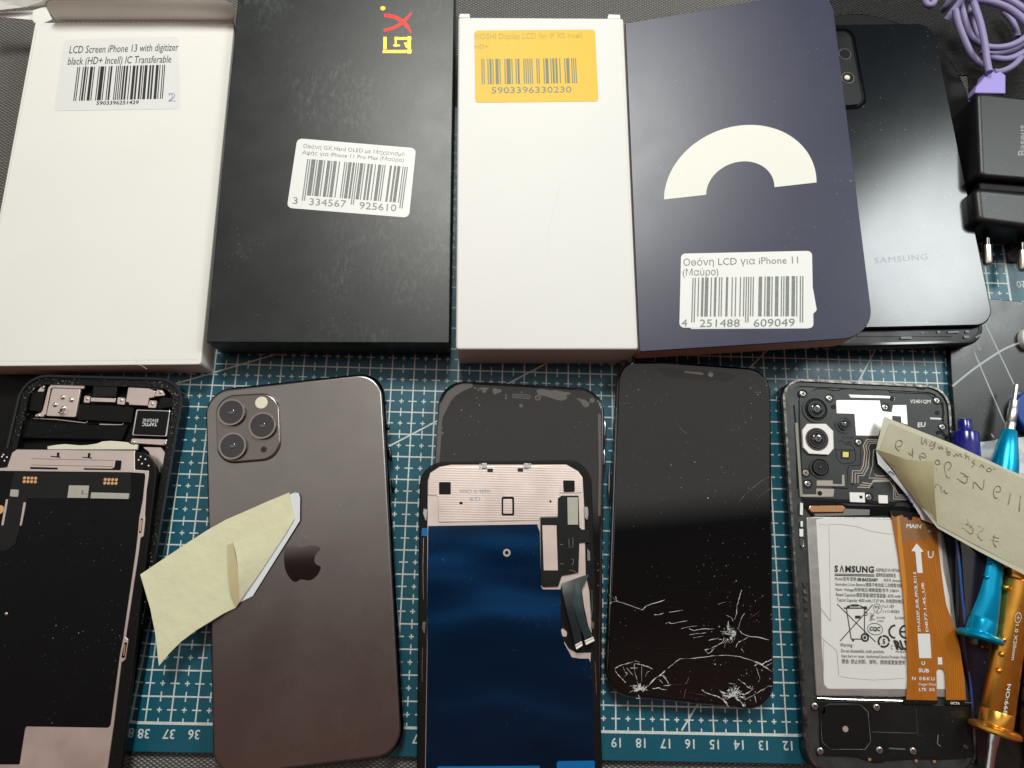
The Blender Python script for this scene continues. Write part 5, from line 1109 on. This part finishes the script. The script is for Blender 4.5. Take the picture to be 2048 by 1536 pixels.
def note_z(p):
    # height of the note's sheet under photo pixel p: bilinear cell search
    best = (1e9, 0)
    for k in range(65):
        t = k / 64
        for i in range(5):
            for u_ in range(12):
                u = u_ / 12; f = lambda a, b: a + (b - a) * u
                tx, ty, bx, by = f(T[i][0], T[i + 1][0]), f(T[i][1], T[i + 1][1]), f(Bm[i][0], Bm[i + 1][0]), f(Bm[i][1], Bm[i + 1][1])
                x, y = tx + (bx - tx) * t, ty + (by - ty) * t; d = (x - p[0]) ** 2 + (y - p[1]) ** 2
                if d < best[0]: best = (d, f(zt_[i], zt_[i + 1]) * (1 - t) + f(zb_[i], zb_[i + 1]) * t + .06 * math.sin(math.pi * t))
    return best[1]
T2 = V('n7', (140, 78), (400, 185), (700, 305), (960, 412), (1200, 512), (1560, 668)); B2 = V('n7', (42, 345), (220, 560), (430, 835), (615, 1060), (1010, 1270), (1560, 1555))
m = MB(); m.grid([[hit(q, note_z(q) + .025) for q in [(T2[i][0] + (B2[i][0] - T2[i][0]) * k / 8, T2[i][1] + (B2[i][1] - T2[i][1]) * k / 8) for i in range(6)]] for k in range(9)], thick=.008); m.build('upper_layer', note_beige, I_)
m = MB()
def pen(pts, w=.027):
    P = spline(V('n7', *pts), 4) if len(pts) > 2 else [Vector(p) for p in V('n7', *pts)]
    W = [hit((p[0], p[1]), note_z(p) + .04) for p in P]
    for a, b in zip(W[:-1], W[1:]): m.tube([a, b], w / 2, 5)
for pts in (((450, 215), (452, 275), (470, 270), (488, 230), (495, 285)), ((555, 250), (525, 290), (560, 290), (580, 255), (570, 310), (535, 325)), ((610, 300), (625, 325), (635, 300), (655, 330)), ((690, 310), (700, 375), (720, 380), (720, 350), (700, 355)),
            ((755, 385), (770, 395), (780, 370), (800, 395), (815, 370), (835, 405)), ((875, 360), (870, 420), (890, 390), (905, 430)), ((960, 435), (935, 450), (960, 470)), ((925, 500), (955, 480)), ((1010, 500), (1025, 475), (1050, 505)), ((1100, 505), (1070, 525), (1095, 545), (1120, 525), (1100, 505)), ((1135, 515), (1155, 520)),
            ((215, 300), (245, 300), (265, 260), (235, 240), (205, 260), (200, 310), (235, 345)), ((325, 360), (350, 385), (365, 320), (360, 410)), ((440, 430), (430, 385), (470, 365), (490, 410), (440, 395)),
            ((610, 430), (580, 440), (590, 475), (625, 465), (610, 430)), ((590, 510), (600, 550)), ((700, 530), (735, 490), (715, 450), (680, 460), (668, 520), (690, 590), (720, 605)), ((790, 610), (870, 655), (885, 590), (820, 550)), ((850, 590), (905, 590)), ((945, 705), (955, 640), (1030, 715), (1050, 620)),
            ((1160, 735), (1200, 735), (1205, 695), (1170, 680), (1140, 730), (1150, 790), (1180, 795)), ((1305, 750), (1280, 860)), ((1400, 770), (1385, 925)), ((580, 700), (590, 665), (635, 690), (630, 720)), ((640, 740), (665, 720), (680, 750), (705, 745)),
            ((885, 1000), (900, 1060), (935, 1090)), ((840, 1080), (925, 1140), (940, 1080), (870, 1045)), ((985, 1060), (1045, 1100), (985, 1140), (1010, 1195), (1035, 1200)), ((1100, 1195), (1185, 1215)), ((1130, 1165), (1190, 1185)), ((1150, 1150), (1135, 1220), (1165, 1270))): pen(pts)
m.build('handwriting', pencil, I_)
m = MB(); fr = [[hit(V('n7', p), z) for p, z in (((12, 330), 1.18), ((180, 385), 1.50), ((300, 425), 1.72), ((440, 440), 1.92), ((565, 448), 2.08))], [hit(V('n7', p), z) for p, z in (((110, 440), 1.14), ((240, 520), 1.42), ((350, 580), 1.6), ((460, 610), 1.76), ((568, 640), 1.98))],
                        [hit(V('n7', p), z) for p, z in (((240, 620), 1.12), ((340, 680), 1.32), ((420, 720), 1.46), ((500, 760), 1.58), ((575, 800), 1.76))], [hit(V('n7', p), z) for p, z in (((540, 1010), 1.14), ((555, 1030), 1.2), ((570, 1045), 1.26), ((585, 1060), 1.34), ((600, 1085), 1.45))]]
for R in fr:
    for p in R: p.z += 0
m.grid(fr, thick=.012); m.build('folded_corner', note_fold, I_)
m = MB(); m.add([hit(V('n7', p), z) for p, z in (((10, 345), 1.10), ((30, 470), 1.0), ((150, 590), .97), ((330, 800), .94), ((430, 960), .93), ((445, 1000), .93), ((555, 1050), .95), ((560, 1020), 1.0), ((420, 860), 1.02), ((230, 610), 1.05))], [list(range(10))]); wb = m.build('white_backing', white_paper, I_)
m = MB()
for pts in (((125, 545), (150, 540), (185, 570)), ((325, 765), (315, 800), (345, 840)), ((335, 830), (365, 850), (370, 885))):
    W = [hit(V('n7', p), 1.07) for p in pts]; m.tube(W, .015, 5)
m.build('blue_marks', ink_blue, wb)
# ------------------------------------------------------------------ tools and small things at the right edge
BZ0 = .35
def W(p, z): return hit(p, z)
# glue tube with blue cap
t_ = thing('glue_tube', 'dark tapered tube with a dark blue cap lying beside the opened phone', 'tube', W((1940, 1100), BZ0))
A, B = W((1931, 880), 1.05), W((1956, 1452), .62); L = (B - A).length
m = MB(); m.lathe(A, B, [(0, .48), (.1, .52), (L * .36, .70), (L * .62, .74), (L * .72, .70), (L * .985, .19), (L, .17)], 32); m.build('tube_body', tube_dark, t_)
m = MB(); m.tube([W(p, z) for p, z in (((1911, 1065), 1.15), ((1917, 1110), 1.2), ((1925, 1200), 1.2), ((1935, 1290), 1.05), ((1944, 1400), .8), ((1947, 1445), .66))], .05, 8); m.build('edge_seam', tube_blue, t_)
A2 = W((1929, 838), 1.05); D = (A - A2).normalized(); l2 = (A - A2).length
m = MB(); m.lathe(A2, A, [(0, .16), (.03, .24), (.08, .27), (l2 * .52, .28), (l2 * .56, .34), (l2 * .62, .48), (l2 * .72, .52), (l2 + .2, .54), (l2 + .9, .55)], 28); m.build('cap', blue_cap, t_)
q = W((1937, 1453), .6); m = MB(); m.ball(q, .16, 14, 8, .6); m.build('nozzle_plug', lid_blue, t_)
# blue screwdriver
s1 = thing('screwdriver', 'bright blue metal precision screwdriver with its silver tip up', 'screwdriver', W((1995, 1000), BZ0), 'precision screwdrivers')
ax0, ax1 = W((2033, 768), 1.15), W((1955, 1300), 1.25); L = (ax1 - ax0).length
def at(y): return (hit_on(y) - ax0).length
def hit_on(y):
    # point of the driver's axis seen at photo row y
    lo, hi = 0.0, 1.0
    for _ in range(40):
        mid = (lo + hi) / 2; p = ax0.lerp(ax1, mid); c = RM.transposed() @ (p - CAM_POS); v = 768 - FPX * c.y / -c.z
        if v < y: lo = mid
        else: hi = mid
    return ax0.lerp(ax1, lo)
a = at(802); b = at(861)
m = MB(); m.lathe(ax0, ax1, [(0, .06), (.05, .10), (a * .5, .10), (a * .95, .10), (a, .17), (a + .35, .17), (a + .38, .19), (b * .8, .19), (b * .82, .17), (b * .84, .2), (b + .1, .2)], 24); m.build('blade', chrome, s1)
prof = [(b, .26), (b + .03, .29), (at(900), .43), (at(930), .53), (at(960), .56), (at(1000), .53), (at(1060), .47), (at(1115), .47), (at(1180), .53), (at(1235), .57), (at(1238), .55), (at(1241), .57), (at(1264), .56), (at(1267), .76), (at(1271), .84), (at(1276), .84), (at(1280), .76), (at(1281), .3)]
m = MB(); m.lathe(ax0, ax1, prof, 40); h = m.build('handle', anod_blue, s1)
for px_ in (V('r7', (1312, 595)), V('r7', (1284, 762))):
    q = W(px_, 1.62); m = MB(); m.ball(q, .10, 12, 8); m.build('grip_bead', anod_blue, h)
m = MB(); c = ax0 + (ax1 - ax0).normalized() * at(1279); d = (ax1 - ax0).normalized(); m.lathe(c, c + d, [(0, .4), (.25, .36), (.3, .3)], 20); m.build('swivel_pin', black_gloss, s1)
# gold screwdriver
s2 = thing('screwdriver', 'gold metal precision screwdriver with its wide swivel cap down', 'screwdriver', W((2010, 1330), BZ0), 'precision screwdrivers')
g0, g1 = W((2044, 1090), 1.35), W((1988, 1468), 1.25); d = (g1 - g0).normalized(); L = (g1 - g0).length
m = MB(); m.lathe(g0, g1, [(0, .35), (.1, .46), (L * .16, .50), (L * .17, .45), (L * .19, .45), (L * .20, .55), (L * .88, .60), (L * .885, .575), (L * .89, .60), (L * .955, .60), (L * .96, .8), (L * .975, .92), (L * .99, .92), (L, .80), (L + .02, .25)], 36); h = m.build('handle', anod_gold, s2)
for q in ((2012, 1130), (2012, 1175)) + tuple(V('z5', (377, 632), (362, 735), (342, 850))):
    m = MB(); m.ball(W(q, 1.7), .11, 12, 8); m.build('grip_bead', anod_gold, h)
m = MB(); c = g1 + d * .02; m.lathe(c, c + d, [(0, .22), (.3, .20), (.5, .16), (1.6, .15)], 20); m.build('swivel_pin', steel, s2)
m = MB(); zp = 1.915
write(m, 'NO:668', *V('z5', (404, 945), (374, 1160), (430, 945)), 1.97, .02, .01)
write(m, '⊕1.0 X20mm', *V('z5', (472, 440), (432, 775), (495, 440)), 1.97, .02, .0); m.build('lettering', ink_white, h)
# brown-gold screwdriver at the very edge
s3 = thing('screwdriver', 'amber screwdriver with black rings, half cut off by the photo edge', 'screwdriver', W((2075, 1400), BZ0), 'precision screwdrivers')
e0, e1 = W((2105, 1240), 1.0), W((2066, 1490), 1.0); L = (e1 - e0).length; d3 = (e1 - e0).normalized()
m = MB(); m.lathe(e0, e1, [(0, .4), (.2, .62), (L * .6, .64), (L * .7, .6), (L * .95, .5), (L, .3)], 32); h3_ = m.build('handle', anod_orange, s3)
for k in (.42, .56, .70):
    c = e0 + d3 * L * k; m = MB(); m.lathe(c, c + d3, [(0, .6), (.02, .69), (.12, .69), (.14, .6)], 32); m.build('rubber_ring', black_matt, h3_)
# blue lid, white cap, crumpled paper, red thing
q = hxy((2077, 823), .85); m = MB(); m.slab(circ(q, 1.0, 40), 0, .85, .5, r=.08); tag(m.build('blue_disc', lid_blue), 'round royal blue plastic lid behind the screwdriver tip', 'lid')
q = hxy((2061, 676), .7); m = MB(); m.slab(circ(q, .34, 28, .5), 0, .7, .35, r=.1); tag(m.build('bottle_stopper', white_pad), 'small cream plastic knob at the right edge of the black board', 'knob')
rr = random.Random(5); rows = []
for j in range(7):
    row = []
    for i in range(9):
        u, v = i / 8, j / 6
        x = 1952 + u * 150 + 6 * math.sin(v * 5); y = 884 - u * 20 + v * (90 + 40 * u) + rr.uniform(-3, 3) * (0 < i < 8)
        row.append(hit((x, y), .40 + rr.uniform(0, .10) + (.05 if j in (2, 4) else 0)))
    rows.append(row)
m = MB(); m.grid(rows, thick=.01, smooth=False); tag(m.build('tissue', tissue), 'crumpled white paper tissue under the blue screwdriver', 'tissue')
m = MB(); m.lathe(W((2078, 1482), .6), W((2062, 1580), .5), [(0, .2), (.1, .33), (1.5, .36), (2.3, .3)], 20); tag(m.build('marker_pen', red_plastic), 'red plastic pen end in the lower right corner', 'pen')

# ------------------------------------------------------------------ charger and cable
ch = thing('wall_charger', 'dusty black two pin wall charger with a purple cable plugged in', 'charger', W((2050, 330), 0))
zc = 2.25
def box2(tp, z, th, r, rr_): 
    m = MB(); m.slab(PX(tp, z, r=rr_, seg=6), 0, z, th, r=r, seg=5, rb=r); return m
box2([(1953, 182), (2165, 205), (2165, 370), (1960, 353)], zc, 2.2, .22, .30).build('charger_body', black_soft, ch)
box2([(1949, 372), (2160, 392), (2160, 470), (1957, 443)], zc - .2, 1.95, .28, .35).build('plug_collar', black_soft, ch)
box2([(1958, 345), (2150, 365), (2150, 395), (1960, 380)], zc - .4, 1.6, .1, .1).build('neck', black_matt, ch)
for a_, b_, c_ in (((1972, 440), (1974, 492), (1975, 531)), ((2042, 450), (2044, 503), (2045, 542))):
    A, Bq, Cq = W(a_, 1.1), W(b_, 1.1), W(c_, 1.1)
    m = MB(); m.tube([A, Bq], .17, 18); pn = m.build('pin_sleeve', black_gloss, ch)
    dd = (Cq - Bq).normalized(); l = (Cq - Bq).length
    m = MB(); m.lathe(Bq, Cq, [(0, .19), (l * .85, .2), (l * .95, .17), (l, .09)], 20); m.build('pin_tip', M('brushed_pin', (.62, .55, .48), .3, metal=1), pn)
m = MB(); write(m, 'Baseus', (2052, 311), (2052, 250), (2036, 311), zc, .006, .02); m.build('lettering', ink_pale, ch)
cb_ = thing('charging_cable', 'coiled lilac charging cable heaped behind the charger', 'cable', W((1990, 70), 0))
Zs = lambda pts, z0_, z1_: [hit(V('z3', p), z0_ + (z1_ - z0_) * i / (len(pts) - 1)) for i, p in enumerate(pts)]
m = MB()
for pts, za_, zb_, r in ((((1335, 1480), (1290, 1250), (1245, 900), (1160, 500), (1060, 180), (1010, 40)), 2.3, 1.6, .135), (((1180, 1340), (1090, 1260), (950, 1080), (820, 800), (700, 480), (640, 200)), 1.2, 1.7, .135), (((1180, 900), (1050, 840), (940, 700), (860, 480), (780, 200), (740, 40)), 1.0, 1.5, .13),
                         (((1140, 800), (1070, 690), (990, 450), (950, 240), (1000, 60)), .8, 1.0, .12), (((470, 400), (560, 270), (680, 110), (790, -40), (900, -160)), 1.3, 2.0, .13), (((390, 210), (460, 120), (560, -40)), 1.0, 1.5, .13), (((20, -60), (50, 60), (115, 110), (190, 70), (230, -60)), 1.6, 1.6, .13),
                         (((860, -30), (1100, -5), (1400, 50), (1700, 160), (1950, 330), (2150, 520)), 1.9, 1.9, .15), (((1600, -60), (1850, 60), (2100, 230)), 1.4, 1.5, .15), (((1180, 930), (1350, 970), (1550, 975), (1780, 930), (2000, 820), (2200, 640)), 1.5, 1.5, .135), (((1150, 1050), (1350, 1090), (1600, 1100), (1850, 1010), (2080, 860)), .8, .9, .125),
                         (((1330, 1150), (1450, 1190), (1650, 1215), (1850, 1170), (2100, 1040)), 1.1, 1.2, .135), (((1420, 1470), (1560, 1470), (1740, 1400), (1880, 1300), (1990, 1180)), 2.0, 1.2, .12), (((1640, 240), (1800, 420), (1900, 650), (1920, 760)), .3, .4, .12)):
    P = spline(Zs(pts, za_ * .85, zb_), 8); m.tube(P, r * 1.2, 14)
m.build('cord', purple, cb_)
m = MB(); m.slab(PX([(1949, 186), (1953, 172), (1968, 155), (1972, 143), (2000, 141), (2012, 150), (2012, 187)], 1.75, r=.08), 0, 1.75, .55, r=.06, seg=3); m.build('plug', purple_plug, cb_)
q = [V('z4', p) for p in ((570, 1210), (600, 1190), (640, 1165), (700, 1150), (700, 1275), (590, 1270))]
m = MB(); m.slab(PX(q, .2, r=.08), 0, .2, .2, r=.05); tag(m.build('plastic_pick', clear_plastic), 'small clear plastic opening pick between the charger pins', 'pick')
